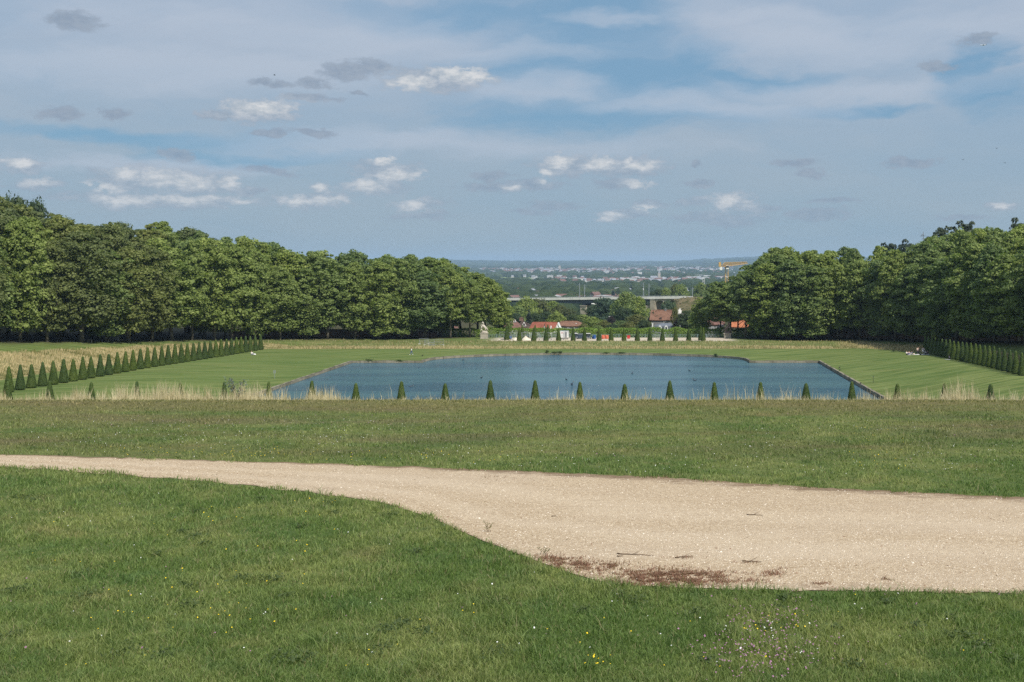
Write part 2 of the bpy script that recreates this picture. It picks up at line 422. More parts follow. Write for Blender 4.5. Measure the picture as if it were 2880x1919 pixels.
def sub(X, Y):
    """metres below eye level"""
    X = np.asarray(X, float); Y = np.asarray(Y, float)
    hc = np.interp(Y, [a for a, b in TC], [b for a, b in TC])
    ysr = np.minimum(Y, 288); hs = np.interp(ysr, [a for a, b in TS], [b for a, b in TS])
    d = np.maximum(np.maximum(-64.5-X, X-38.6), 0)
    h = np.where(Y < 288, hc + (hs-hc)*sm(d/29), hc)
    px = CX + F*X/np.maximum(Y, 1)
    inz = (Y > 140) & (Y < 520)
    Yl, yb = line_at(LL, px); hl = (yb-HY)/F*Yl
    cap = hl + .13*np.maximum(0, Yl-Y)
    back = np.clip((Y-Yl)/3, 0, 40)*.0
    cand = cap - back - .10*np.clip(-X-150, 0, 200)
    h = np.where(inz & (px < 1300), np.minimum(h, cand), h)
    Yl, yb = line_at(RL, px); hl = (yb-HY)/F*Yl
    cap = hl + .13*np.maximum(0, Yl-Y)
    cand = cap - .10*np.clip(X-110, 0, 200)
    h = np.where(inz & (px > 2150), np.minimum(h, cand), h)
    # ground stays high under the woods beyond the terrace
    t2 = np.maximum(sm((-42-X)/14), sm((X-18)/14)) * (1-sm((Y-420)/80)) * (Y > 306)
    h = np.where(Y > 306, h + (np.minimum(h, 22.9)-h)*t2, h)
    # far hills
    u = X/np.maximum(Y, 1)
    fz = sm((Y-7000)/4000)
    h = h - fz*(sm((u-.015)/.10)*52 + sm((-.12-u)/.08)*16) - fz*(fbm(X/1300, Y/1600, 3, 4)-.5)*46
    h = h - sm((Y-1500)/2500)*(1-fz)*(fbm(X/700, Y/900, 9, 3)-.5)*10
    return h
def gz(X, Y): return EYE - sub(X, Y)
def gzf(X, Y): return float(gz(np.array([X]), np.array([Y]))[0])

# dryness / sand / wood-floor masks
def masks(X, Y):
    px = CX + F*X/np.maximum(Y, 1)
    dry = sm((Y-277)/3)*(1-sm((Y-286)/3)) * (X > -150) * (X < 90)
    dry = np.maximum(dry, .36*sm((Y-286)/4)*(1-sm((Y-307)/3)))
    Yl, _ = line_at(LL, px); dd = Yl-Y
    wl = sm((900-px)/300)
    w0 = np.interp(px, [0, 450, 733], [8, 3, 1]); w1 = np.interp(px, [0, 250, 450, 733], [31, 27, 22, 13])
    dl = sm((dd-w0)/3)*(1-sm((dd-w1)/3))
    dry = np.where(px < 900, np.maximum(dry*(1-wl), dl*wl), dry)
    Yr, _ = line_at(RL, px); dr = Yr-Y
    wr = sm((px-2250)/250)
    dR = sm((dr-np.interp(px, [2600, 2850], [2, 10]))/3)*(1-sm((dr-np.interp(px, [2300, 2600, 2850], [26, 20, 24]))/3))
    dry = np.where(px > 2250, np.maximum(dry*(1-wr), dR*wr), dry)
    dry = np.maximum(dry, .8*sm((Y-35)/2)*(1-sm((Y-110)/10)))
    sand = sm((Y-308)/1.5)*(1-sm((Y-327)/3))*sm((X+46)/4)*(1-sm((X-24)/4))
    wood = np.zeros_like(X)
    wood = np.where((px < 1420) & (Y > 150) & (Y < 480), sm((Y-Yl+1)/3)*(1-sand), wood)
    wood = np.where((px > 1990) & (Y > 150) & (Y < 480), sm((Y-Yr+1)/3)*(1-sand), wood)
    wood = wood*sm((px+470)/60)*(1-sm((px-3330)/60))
    return dry, sand, wood

# pond outline
POND_L, POND_R, POND_N, POND_F = -64.5, 38.6, 166.0, 242.7
pts = [(POND_L, POND_N), (POND_R, POND_N), (POND_R, POND_F), (23.2, POND_F)]
for k in range(0, 25):
    a = math.pi*k/24
    pts.append((-12.9+36.1*math.cos(a), 246.2+17.3*math.sin(a)))
pts += [(-49.0, POND_F), (POND_L, POND_F)]
POND = [p for p in pts]
def inset(poly, d):
    n = len(poly); out = []
    for i in range(n):
        a = Vector(poly[i-1]); b = Vector(poly[i]); c = Vector(poly[(i+1) % n])
        e1 = (b-a).normalized(); e2 = (c-b).normalized()
        n1 = Vector((-e1.y, e1.x)); n2 = Vector((-e2.y, e2.x))
        m = (n1+n2).normalized(); k = d/max(.35, m.dot(n1))
        out.append((b.x+m.x*k, b.y+m.y*k))
    return out
OUT = inset(POND, -.45)          # outside edge of the coping
def inpoly(X, Y, poly):
    ins = np.zeros(X.shape, bool)
    n = len(poly)
    for i in range(n):
        x0, y0 = poly[i]; x1, y1 = poly[(i+1) % n]
        c = ((y0 > Y) != (y1 > Y)) & (X < (x1-x0)*(Y-y0)/((y1-y0) or 1e-9)+x0)
        ins ^= c
    return ins

def build_ground():
    P2 = []
    def grid(xs, ys):
        XX, YY = np.meshgrid(xs, ys); P2.append(np.stack([XX.ravel(), YY.ravel()], 1))
    for y in list(range(-50, 30, 8)): grid(np.arange(-120, 121, 10), [y])
    for y in [30, 32, 33.5, 34.5, 35.2, 36, 36.8, 37.5, 38.5, 40, 42.5, 46, 50, 56, 63, 71, 80, 89, 98, 106]:
        grid(np.arange(-170, 171, 5), [y])
    grid(np.arange(-192, 193, 3.0), np.arange(112, 345, 3.0))
    for y in [349, 355, 363, 373, 385, 400, 420, 445, 470, 500, 540]: grid(np.arange(-400, 401, 16), [y])
    y = 600
    while y < 19500:
        grid(np.linspace(-.95, .95, 90)*y, [y]); y *= 1.06
    A = np.concatenate(P2)
    keep = ~inpoly(A[:, 0], A[:, 1], inset(POND, -1.6)); A = A[keep]
    o = []
    n = len(OUT)
    ring = []
    for i in range(n):
        a = Vector(OUT[i]); b = Vector(OUT[(i+1) % n]); k = max(1, int((b-a).length/3))
        for j in range(k): ring.append(tuple(a.lerp(b, j/k)))
    nr = len(ring)
    V = [Vector(p) for p in ring] + [Vector(p) for p in A.tolist()]
    E = [(i, (i+1) % nr) for i in range(nr)]
    v, e, f, _, _, _ = geometry.delaunay_2d_cdt(V, E, [], 0, 1e-4)
    XY = np.array([[p.x, p.y] for p in v]); Fc = np.array([t_ for t_ in f if len(t_) == 3])
    cen = XY[Fc].mean(1)
    Fc = Fc[~inpoly(cen[:, 0], cen[:, 1], ring)]
    Z = gz(XY[:, 0], XY[:, 1])
    V3 = np.column_stack([XY, Z])
    a = V3[Fc]; nz = np.cross(a[:, 1]-a[:, 0], a[:, 2]-a[:, 0])[:, 2]
    Fc[nz < 0] = Fc[nz < 0][:, ::-1]
    dry, sand, wood = masks(XY[:, 0], XY[:, 1])
    me = fast_mesh('ground', V3, Fc, [M_ground], smooth=True, attrs={
        'dry': ('FLOAT', 'POINT', dry), 'sand': ('FLOAT', 'POINT', sand), 'wood': ('FLOAT', 'POINT', wood)})
    o = link('ground', me); tag(o, 'mown lawns, meadow banks and the valley floor beyond', 'ground', kind='structure')
    return ring
RING = build_ground()

# path: a sheet lying 8 mm above the plane lawn
def build_path():
    cols_ = np.arange(-2000, 5601, 20.0); nv = 9; V = []; E = []; AC = []
    for k, px in enumerate(cols_):
        yf = plane_Y(edge_y(EDGE_FAR, px) + (vnoise(np.array([px/26]), np.array([3.]))[0]-.5)*5)
        yn = plane_Y(edge_y(EDGE_NEAR, px) + (vnoise(np.array([px/40]), np.array([9.]))[0]-.5)*7)
        for j in range(nv):
            s = j/(nv-1); Y = yn+(yf-yn)*s
            V.append(((px-CX)/F*Y, Y, EYE-(3+.04*Y)+.008)); E.append(0 if 0 < j < nv-1 else 1); AC.append(s)
            if j == nv-1: E[-1] = 1
            elif j == 0: E[-1] = .75
            elif j == nv-2: E[-1] = .25
    n = len(cols_); i = np.arange(n-1)[:, None]*nv; j = np.arange(nv-1)[None]
    a = (i+j).ravel(); Fc = np.stack([a, a+nv, a+nv+1, a+1], 1)
    me = fast_mesh('gravel_path', np.array(V), Fc, [M_path], attrs={'edge': ('FLOAT', 'POINT', np.array(E)), 'across': ('FLOAT', 'POINT', np.array(AC))})
    tag(link('path', me), 'pale gravel path crossing the lawn', 'path', kind='structure')
build_path()

# pond
WATER = EYE-22.5; RIM = EYE-22.0
def build_pond():
    b = MB(); n = len(POND)
    b.add([(x, y, 0) for x, y in POND], [tuple(range(n))])
    me = b.mesh('water', M_water); o = link('water', me, None, (0, 0, WATER)); tag(o, 'rippled blue water of the ornamental basin', 'water', kind='structure')
    # stone coping, sheer inner face down below the water
    m = len(POND); V = []; Fc = []
    inn = POND; out = OUT
    segs = []
    for i in range(m):
        a0 = Vector(inn[i]); a1 = Vector(inn[(i+1) % m]); o0 = Vector(out[i]); o1 = Vector(out[(i+1) % m])
        L = (a1-a0).length; k = max(1, round(L/1.7))
        for j in range(k):
            segs.append((a0.lerp(a1, j/k), a0.lerp(a1, (j+1)/k), o0.lerp(o1, j/k), o0.lerp(o1, (j+1)/k)))
    b = MB(); rr = random.Random(4)
    for (p, q, s, t_) in segs:
        g = .012; z = rr.uniform(-.05, .03); ii = rr.uniform(-.03, .03)
        p2 = p.lerp(q, g); q2 = q.lerp(p, g); s2 = s.lerp(t_, g); t2 = t_.lerp(s, g)
        d = (s-p).normalized()*ii; p2 = p2+d; q2 = q2+d
        z1 = .06+z
        vs = [(p2.x, p2.y, -1.6), (q2.x, q2.y, -1.6), (t2.x, t2.y, -1.6), (s2.x, s2.y, -1.6),
              (p2.x, p2.y, z1), (q2.x, q2.y, z1), (t2.x, t2.y, z1-.02), (s2.x, s2.y, z1-.02)]
        b.add(vs, [(3,2,1,0), (4,5,6,7), (0,1,5,4), (1,2,6,5), (2,3,7,6), (3,0,4,7)])
    o = b.build('pond_coping', M_rim, None, (0, 0, RIM))
    tag(o, 'low weathered stone kerb all round the blue basin', 'kerb')
build_pond()
# ================================================================ grass, stalks, flowers, stones
def blades(name, X, Y, Z, Hh, W, lean, mats_, seedn, midx=None, droop=.5):
    """one bent blade (3 triangles) per position"""
    g = np.random.default_rng(seedn); n = len(X)
    fa = g.uniform(0, 2*np.pi, n); la = g.uniform(0, 2*np.pi, n); ln = lean*Hh*g.uniform(.15, 1, n)
    wx = np.cos(fa)*W/2; wy = np.sin(fa)*W/2; lx = np.cos(la)*ln; ly = np.sin(la)*ln
    B = np.column_stack([X, Y, Z-.004])
    V = np.empty((n, 5, 3))
    V[:, 0] = B - np.column_stack([wx, wy, 0*wx]); V[:, 1] = B + np.column_stack([wx, wy, 0*wx])
    mid = B + np.column_stack([lx*.3, ly*.3, Hh*.58])
    V[:, 2] = mid - .75*np.column_stack([wx, wy, 0*wx]); V[:, 3] = mid + .75*np.column_stack([wx, wy, 0*wx])
    V[:, 4] = B + np.column_stack([lx, ly, Hh*(1-.15*droop*g.uniform(0, 1, n))])
    i = np.arange(n)[:, None]*5
    Fc = np.concatenate([i+[0, 1, 3], i+[0, 3, 2], i+[2, 3, 4]], 1).reshape(-1, 3)
    mi = None if midx is None else np.repeat(midx, 3)
    me = fast_mesh(name, V.reshape(-1, 3), Fc, mats_, mi)
    return me

def near_grass():
    g = np.random.default_rng(11)
    # ground density falls with distance so the turf stays evenly thick to the eye
    N = 560000
    y0, y1 = 7.6, 36.6; a = .9
    u = g.random(N); Y = (y0**-a + u*(y1**-a - y0**-a))**(-1/a)
    X = g.uniform(-.68, .44, N)*Y + g.uniform(-1.5, 1.5, N)
    px, py = to_px(X, Y)
    wob = (vnoise(px/9, px*0, 5)-.5)*5+(vnoise(px/60, px*0, 6)-.5)*9
    onpath = (py > edge_y(EDGE_FAR, px)+wob+1) & (py < edge_y(EDGE_NEAR, px)+wob-1)
    k = ~onpath; X = X[k]; Y = Y[k]; px = px[k]; py = py[k]; n = len(X)
    cl = fbm(X*3.1, Y*3.1, 21, 3); cl2 = fbm(X*.7, Y*.7, 5, 3)
    Hh = (.022+.050*cl**1.6*1.7)*g.uniform(.45, 1.45, n)*(.70+.7*cl2)
    farlawn = py < edge_y(EDGE_FAR, px)
    Hh = np.where(farlawn, Hh*.85, Hh)
    # longer fringe where the turf meets the gravel
    fr = np.exp(-np.abs(py-edge_y(EDGE_NEAR, px))/14)*(~farlawn)
    Hh *= 1+.45*fr*g.random(n)
    tall = g.random(n) > .985; Hh = np.where(tall, Hh*1.8, Hh)
    W = np.maximum(.0046, Y*.00056)*g.uniform(.7, 1.5, n)
    Z = gz(X, Y)
    me = blades('grass', X, Y, Z, Hh, W, 1.15, [M_grass], 3)
    tag(link('lawn_grass', me), 'short green lawn grass blades either side of the gravel path', 'grass', kind='stuff')
near_grass()

def crest_stalks():
    g = np.random.default_rng(5)
    N = 56000
    px = g.uniform(-250, 3150, N)
    dens = np.interp(px, [-250, 25, 60, 140, 250, 700, 770, 800, 850, 870, 930, 960, 1050, 1350, 1560, 1640, 1760, 1900, 1960, 2040, 2130, 2300, 2400, 2480, 2560, 2640, 2740, 2860, 3150],
                     [.5, .5, .30, .40, 1, 1, .75, .4, .35, .8, .75, .12, .05, .03, .10, .10, .06, .14, .12, .06, .16, .12, .25, .3, .30, .75, .38, .55, .5])
    cl = fbm(px/38, px*0+2, 8, 3)
    keep = g.random(N) < dens*np.clip((cl-.22)*2.5, .12, 1.25)
    px = px[keep]; n = len(px); dn = dens[keep]; cl = cl[keep]
    Y = g.uniform(36.4, 40.5, n); X = P(px, Y); Z = gz(X, Y)
    big = np.interp(px, [0, 60, 150, 300, 770, 1000, 2100, 2250, 2560, 2700, 2860], [.55, .45, .56, .80, .82, .62, .72, .60, .55, .92, .72])
    Hh = (.26+.62*g.random(n)**3.0)*big*(.6+.85*cl)
    Hh = np.maximum(Hh, .16)+ (Y-36.4)*.045
    W = g.uniform(.006, .016, n)
    me = blades('s', X, Y, Z, Hh, W, .30, [M_straw], 9, droop=.3)
    # seed heads: a fuller tip on most of the stalks
    tag(link('dry_tall_grass', me), 'tall bleached grass stalks along the brow of the lawn', 'tall grass', kind='stuff')
    # low tussocks between
    m = 15000; px = g.uniform(-250, 3150, m); Y = g.uniform(35.6, 39.5, m); X = P(px, Y)
    me = blades('s2', X, Y, gz(X, Y), .04+.22*g.random(m)**2.2*(.3+fbm(px/30, px*0, 4, 3)), g.uniform(.006, .014, m), .5, [M_straw], 10)
    tag(link('dry_short_grass', me), 'short yellowed tussocks at the edge of the brow', 'dry grass', kind='stuff')
crest_stalks()

def meadow():
    g = np.random.default_rng(15)
    N = 420000
    X = g.uniform(-175, 110, N); Y = g.uniform(150, 309, N)
    dry, sand, wood = masks(X, Y)
    k = (g.random(N) < dry*1.1) & (wood < .4) & (sand < .3); X = X[k]; Y = Y[k]; dry = dry[k]; n = len(X)
    cl = fbm(X*.12, Y*.25, 31, 4)
    Hh = (.28+.55*g.random(n))*(.55+.8*cl)*(.5+.55*dry)
    W = g.uniform(.05, .12, n)
    patch = fbm(X*.09, Y*.22, 77, 4)
    isol = ((g.random(n) > np.clip((patch-.42)*5+.45, .05, .95)) & ((Y < 274) | (g.random(n) > .7))) | ((dry < .7) & (g.random(n) > .25) & ~((np.abs(X+13+ (Y-300)*.4) < 9) & (g.random(n) > .4)))
    me = blades('m', X, Y, gz(X, Y), Hh, W, .4, [M_meadow, M_olgr], 19, isol.astype(int), droop=.3)
    tag(link('meadow_grass', me), 'unmown straw coloured meadow grass in bands round the lawn', 'meadow grass', kind='stuff')
meadow()

def flower_mesh(X, Y, dz, size, m, seedn):
    g = np.random.default_rng(seedn); n = len(X); K = 6
    V = np.zeros((n, K+1, 3)); Z = gz(X, Y)+dz
    tx = g.normal(0, .35, n); ty = g.normal(-.25, .3, n)
    for k in range(K):
        a = 2*np.pi*k/K; rr = size*g.uniform(.75, 1.1, n)/2
        V[:, k] = np.column_stack([X+np.cos(a)*rr, Y+np.sin(a)*rr, Z+(np.cos(a)*tx+np.sin(a)*ty)*-rr])
    V[:, K] = np.column_stack([X, Y, Z+size*.28])
    i = np.arange(n)[:, None]*(K+1)
    Fc = np.concatenate([i+[k, (k+1) % K, K] for k in range(K)], 1).reshape(-1, 3)
    return fast_mesh('f', V.reshape(-1, 3), Fc, [m])
M_fy = plain('yellow_petals', (.85, .62, .02), .6, .1, 5); M_fw = plain('white_petals', (.80, .80, .76), .6, .05, 5)
M_fp = plain('clover_pink', (.34,.17,.27), .7, .2, 9)
def scatter_px(g, n, x0, x1, y0, y1):
    px = g.uniform(x0, x1, n); py = g.uniform(y0, y1, n)
    on = (py > edge_y(EDGE_FAR, px)-2) & (py < edge_y(EDGE_NEAR, px)+4)
    px = px[~on]; py = py[~on]; Y = plane_Y(py); return P(px, Y), Y
def flowers():
    g = np.random.default_rng(23)
    def cat(*l): return np.concatenate([a[0] for a in l]), np.concatenate([a[1] for a in l])
    X, Y = cat(scatter_px(g, 45, 30, 1000, 1400, 1890), scatter_px(g, 16, 560, 960, 1400, 1480), scatter_px(g, 14, 300, 680, 1660, 1760),
               scatter_px(g, 26, 1000, 2850, 1680, 1890), scatter_px(g, 75, 230, 800, 1262, 1290), scatter_px(g, 50, 700, 1500, 1268, 1308), scatter_px(g, 12, 2080, 2300, 1740, 1790),
               scatter_px(g, 50, 2380, 2560, 1195, 1340), scatter_px(g, 9, 1650, 1720, 1855, 1890))
    me = flower_mesh(X, Y, g.uniform(.04, .07, len(X)), g.uniform(.010, .019, len(X)), M_fy, 1)
    tag(link('yellow_flowers', me), 'small yellow wildflowers scattered in the turf', 'wildflowers', kind='stuff')
    X, Y = cat(scatter_px(g, 70, 30, 2850, 1400, 1890), scatter_px(g, 520, 30, 2850, 1180, 1340), scatter_px(g, 160, 150, 1100, 1185, 1260), scatter_px(g, 26, 2000, 2300, 1760, 1890))
    me = flower_mesh(X, Y, g.uniform(.045, .075, len(X)), g.uniform(.009, .018, len(X)), M_fw, 2)
    tag(link('white_flowers', me), 'tiny white daisies and clover in the turf', 'wildflowers', kind='stuff')
    X, Y = cat(scatter_px(g, 60, 30, 2850, 1400, 1890), scatter_px(g, 300, 30, 2850, 1150, 1300))
    m = 300; px = g.normal(2150, 95, m); py = g.normal(1840, 45, m); px2 = g.normal(2190, 60, 60); py2 = g.normal(1735, 22, 60)
    px = np.r_[px, px2]; py = np.r_[py, py2]; k = py < 1930; Yb = plane_Y(py[k]); Xb = P(px[k], Yb)
    X = np.r_[X, Xb]; Y = np.r_[Y, Yb]
    me = flower_mesh(X, Y, g.uniform(.035, .07, len(X)), g.uniform(.010, .020, len(X)), M_fp, 3)
    tag(link('pink_clover', me), 'pink clover heads, thickest in a patch at the lower right', 'wildflowers', kind='stuff')
flowers()

def stones():
    g = np.random.default_rng(41)
    N = 26000
    px = g.uniform(0, 2900, N); py = 1280+(1670-1280)*g.random(N)**.75
    yf = edge_y(EDGE_FAR, px); yn = edge_y(EDGE_NEAR, px); k = (py > yf+3) & (py < yn-1); px = px[k]; py = py[k]
    Y = plane_Y(py); X = P(px, Y); n = len(X); Z = gz(X, Y)+.008
    s = g.uniform(.003, .0085, n)*(1+.02*Y); s = np.where(g.random(n) > .985, s*1.7, s)
    base = np.array([[1, 0, 0], [.2, 1, 0], [-1, .1, 0], [-.2, -.9, 0], [.1, .1, .8]])
    a = g.uniform(0, 6.28, n)
    V = np.empty((n, 5, 3))
    for i in range(5):
        bx, by, bz = base[i]; jx = g.uniform(.7, 1.3, n)
        V[:, i, 0] = X+(bx*np.cos(a)-by*np.sin(a))*s*jx; V[:, i, 1] = Y+(bx*np.sin(a)+by*np.cos(a))*s*jx; V[:, i, 2] = Z+bz*s*jx-.001
    i = np.arange(n)[:, None]*5
    Fc = np.concatenate([i+[0, 1, 4], i+[1, 2, 4], i+[2, 3, 4], i+[3, 0, 4]], 1).reshape(-1, 3)
    m, t = mat('loose_stones'); r = t.new('ShaderNodeNewGeometry').outputs['Random Per Island']
    finish(t, pbsdf(t, t.mix(r, (.30, .22, .15), (.86, .78, .66)), .85, .2))
    tag(link('loose_gravel', fast_mesh('g', V.reshape(-1, 3), Fc, [m])), 'loose pale chippings lying on the path', 'gravel', kind='stuff')
    # brown trailing weeds by the inner bend of the path
    PX = []; PY = []
    for (cx, cy, sx, sy, m_) in [(1575,1582,40,8,1500),(1650,1597,50,7,1900),(1712,1592,22,5,320),(1545,1572,22,5,300),(1850,1621,62,11,5200),(1900,1640,75,6,2600),(1960,1618,60,5,1500),
                                 (1790,1648,60,5,700),(2015,1628,38,5,380),(2100,1634,26,3,160),(2168,1617,26,4,330),(2200,1607,12,4,120),(2060,1640,60,4,260),(2310,1645,20,3,120),
                                 (1915,1570,30,2.2,130),(1640,1625,60,10,330),(1390,1345,18,3,110),(1860,1345,22,4,140),(1420,1350,60,3,60),(2100,1585,22,2,60),(2490,1633,14,3,90)]:
        PX.append(g.normal(cx, sx, m_)); PY.append(g.normal(cy, sy, m_))
    px = np.concatenate(PX); py = np.concatenate(PY); k = (py < edge_y(EDGE_NEAR, px)+2); px = px[k]; py = py[k]
    # long sprays: keep clumps only
    cl = fbm(px/22, py/3.2, 51, 3); k = (cl > .47) | (g.random(len(px)) > .93); px = px[k]; py = py[k]
    Y = plane_Y(py); X = P(px, Y); n = len(X)
    me = blades('w', X, Y, gz(X, Y)+.008, g.uniform(.010, .042, n), g.uniform(.005, .010, n), 1.4, [M_weed], 29)
    tag(link('brown_weeds', me), 'reddish brown creeping weeds on the gravel at the inner bend', 'weeds', kind='stuff')
    # scattered dead leaf crumbs
    n = 420; px = g.uniform(30, 2850, n); py = edge_y(EDGE_FAR, px)+(edge_y(EDGE_NEAR, px)-edge_y(EDGE_FAR, px))*g.random(n)
    Y = plane_Y(py); X = P(px, Y)
    me = blades('lc', X, Y, gz(X, Y)+.008, g.uniform(.006, .016, n), g.uniform(.012, .035, n), 2.2, [M_weed], 33)
    tag(link('leaf_litter', me), 'crumbs of dead leaf dotted over the gravel', 'leaf litter', kind='stuff')
stones()

# sticks lying on the gravel, each one a thing
def stick(px0, py0, px1, py1, lab, fork=True):
    Y0 = plane_Y(py0); Y1 = plane_Y(py1); a = Vector((P(px0, Y0), Y0, 0)); b = Vector((P(px1, Y1), Y1, 0))
    c = (a+b)/2; rr = random.Random(int(px0)); pts_ = []
    for i in range(8):
        s = i/7; p = a.lerp(b, s)-c
        zz = gzf(p.x+c.x, p.y+c.y)+.014+rr.uniform(0, .006)
        pts_.append((p.x, p.y+rr.uniform(-.012, .012), zz))
    z0 = gzf(c.x, c.y); pts_ = [(x, y, z-z0) for x, y, z in pts_]
    m = MB(); m.tube(pts_, [.007-.0006*i for i in range(8)], 6)
    if fork:
        p = Vector(pts_[3]); m.tube([p, p+Vector((.05, .05, .012)), p+Vector((.09, .10, .015))], [.004, .003, .0015], 5)
    o = m.build('stick', M_twig, None, (c.x, c.y, z0), True)
    tag(o, lab, 'stick', 'fallen sticks on the gravel path')
stick(1735, 1561, 1838, 1566, 'long thin fallen stick on the gravel above the brown weeds')
stick(1736, 1568, 1752, 1568, 'stubby twig just below the long thin stick on the gravel', False)
stick(1898, 1572, 1950, 1569, 'dark twig on the gravel right of the long thin stick')
stick(2088, 1582, 2142, 1584, 'dark stick lying on the gravel towards the right, beside small weeds')
stick(1552, 1455, 1566, 1455, 'tiny twig alone on the open gravel left of centre', False)
stick(2100, 1450, 2148, 1453, 'faint thin twig high on the gravel, right of centre')

# yellow-green upright weeds growing at the turf edge
def edge_weed(px, py, h, lab):
    Y = plane_Y(py); X = P(px, Y); z = gzf(X, Y); rr = random.Random(px)
    e = empty('edge_weed', (X, Y, z)); tag(e, lab, 'weed', 'thin weeds standing at the turf edge')
    m = MB(); lv = MB()
    for k in range(3):
        dx = rr.uniform(-.05, .05); tip = Vector((dx+rr.uniform(-.04, .04), 0, h*rr.uniform(.6, 1)))
        m.tube([(dx, 0, 0), tip*.55, tip], [.003, .0025, .0015], 5)
        for j in range(6):
            s = .35+.65*j/5; p = tip*s; a = rr.uniform(0, 6.28); q = Vector((math.cos(a), math.sin(a), .5))*.02
            lv.add([p, p+q+Vector((0, 0, .006)), p+q*1.6, p+q-Vector((0, 0, .006))], [(0, 1, 2, 3)])
    m.build('stem', M_twig, e); lv.build('leaf_cluster', M_olive, e)
edge_weed(1371, 1498, .16, 'thin upright weed at the turf edge where the path bends')
edge_weed(1530, 1562, .09, 'small weed at the turf edge just left of the brown weeds')

def broadleaf():
    g = np.random.default_rng(61); Cs = []; Ns = []; Sz = []
    spots = [(60,1402,.10),(1790,1690,.07),(560,1372,.12),(930,1418,.08),(1395,1840,.06)]+[(g.uniform(30, 2850), g.uniform(1400, 1890), g.uniform(.03, .08)) for _ in range(70)]
    for px, py, r_ in spots:
        if edge_y(EDGE_FAR, px)-4 < py < edge_y(EDGE_NEAR, px)+6: continue
        Y = plane_Y(py); X = P(px, Y); n = int(30+r_*500)
        x = X+g.normal(0, r_, n); y = Y+g.normal(0, r_*1.3, n)
        Cs.append(np.column_stack([x, y, gz(x, y)+g.uniform(.02, .06, n)])); Ns.append(g.normal(0, .4, (n, 3))+[0, 0, 1]); Sz.append(g.uniform(.014, .03, n))
    V, Fc = cards(np.concatenate(Cs), np.concatenate(Ns), np.concatenate(Sz), g, 1.3, .3)
    tag(link('broadleaf_weeds', fast_mesh('b', V, Fc, [M_dark])), 'low dark broad-leaved weeds growing through the foreground turf', 'weeds', kind='stuff')
# ================================================================ yews and trees
def cards(C, Nn, size, g, aspect=1.5, jit=.55):
    """leaf clumps: one bent rhombus (2 triangles) each"""
    n = len(C)
    N2 = Nn/np.maximum(1e-6, np.linalg.norm(Nn, axis=1))[:, None] + g.normal(0, jit, (n, 3))
    N2 /= np.linalg.norm(N2, axis=1)[:, None]
    t = np.cross(N2, g.normal(0, 1, (n, 3))); t /= np.linalg.norm(t, axis=1)[:, None]
    b = np.cross(N2, t); s = size[:, None]/2
    V = np.empty((n, 4, 3)); bend = N2*s*.35
    V[:, 0] = C-t*s*aspect-bend; V[:, 1] = C-b*s; V[:, 2] = C+t*s*aspect-bend; V[:, 3] = C+b*s
    i = np.arange(n)[:, None]*4
    F = np.concatenate([i+[0, 1, 3], i+[1, 2, 3]], 1).reshape(-1, 3)
    return V.reshape(-1, 3), F

ORD = ['first','second','third','fourth','fifth','sixth','seventh','eighth','ninth','tenth','eleventh','twelfth','thirteenth','fourteenth','fifteenth','sixteenth','seventeenth','eighteenth','nineteenth','twentieth']
def ordn(i):
    if i < 20: return ORD[i]
    t = {2: 'twenty', 3: 'thirty', 4: 'forty'}[(i+1)//10]; r_ = (i+1) % 10
    return t+'-'+ORD[r_-1] if r_ else {'twenty': 'twentieth', 'thirty': 'thirtieth', 'forty': 'fortieth'}[t]

def yew_mesh(seedn, H=3.95, Rb=.82):
    g = np.random.default_rng(seedn)
    def prof(t):
        r = Rb*(1-.80*t-.02*np.sin(t*3.1))
        r = r*np.where(t < .05, .86+.14*t/.05, 1)
        return np.where(t > .94, r*np.sqrt(np.clip(1-((t-.94)/.065)**2, 0, 1)), r)
    ks, js = 30, 28; V = []; 
    for i in range(ks+1):
        t = i/ks; r = float(prof(np.array(t)))
        for j in range(js):
            a = 2*math.pi*j/js; rr = r*(1+.05*(vnoise(np.array([j*.7]), np.array([i*.6]), seedn)[0]-.5))
            V.append((rr*math.cos(a)*.93, rr*math.sin(a)*.93, .10+t*(H-.12)))
    F = []
    for i in range(ks):
        for j in range(js):
            j2 = (j+1) % js; F += [(i*js+j, i*js+j2, (i+1)*js+j2), (i*js+j, (i+1)*js+j2, (i+1)*js+j)]
    V.append((0, 0, .10)); b = len(V)-1
    F += [(b, (j+1) % js, j) for j in range(js)]
    n = 3400; t = 1-np.sqrt(g.random(n)*.985); t = np.clip(t+g.random(n)*.02, 0, .995); a = g.uniform(0, 6.283, n)
    r = prof(t)*g.uniform(.93, 1.01, n)
    C = np.column_stack([r*np.cos(a), r*np.sin(a), .10+t*(H-.12)])
    Nn = np.column_stack([np.cos(a), np.sin(a), .25+0*a])
    V2, F2 = cards(C, Nn, g.uniform(.05, .10, n), g, 1.4, .7)
    return fast_mesh('yew_crown', np.concatenate([np.array(V), V2]), np.concatenate([np.array(F), F2+len(V)]), [M_yew])
YEWM = [yew_mesh(s, 3.95*hh, .82*rr) for s, hh, rr in ((1, 1, 1), (2, 1.02, .96), (3, .98, 1.03), (4, 1.0, .98))]
YEWT = MB().tube([(0, 0, -.3), (0, 0, .25), (0.02, 0, .8)], [.09, .075, .05], 8).mesh('yew_trunk', M_bark)
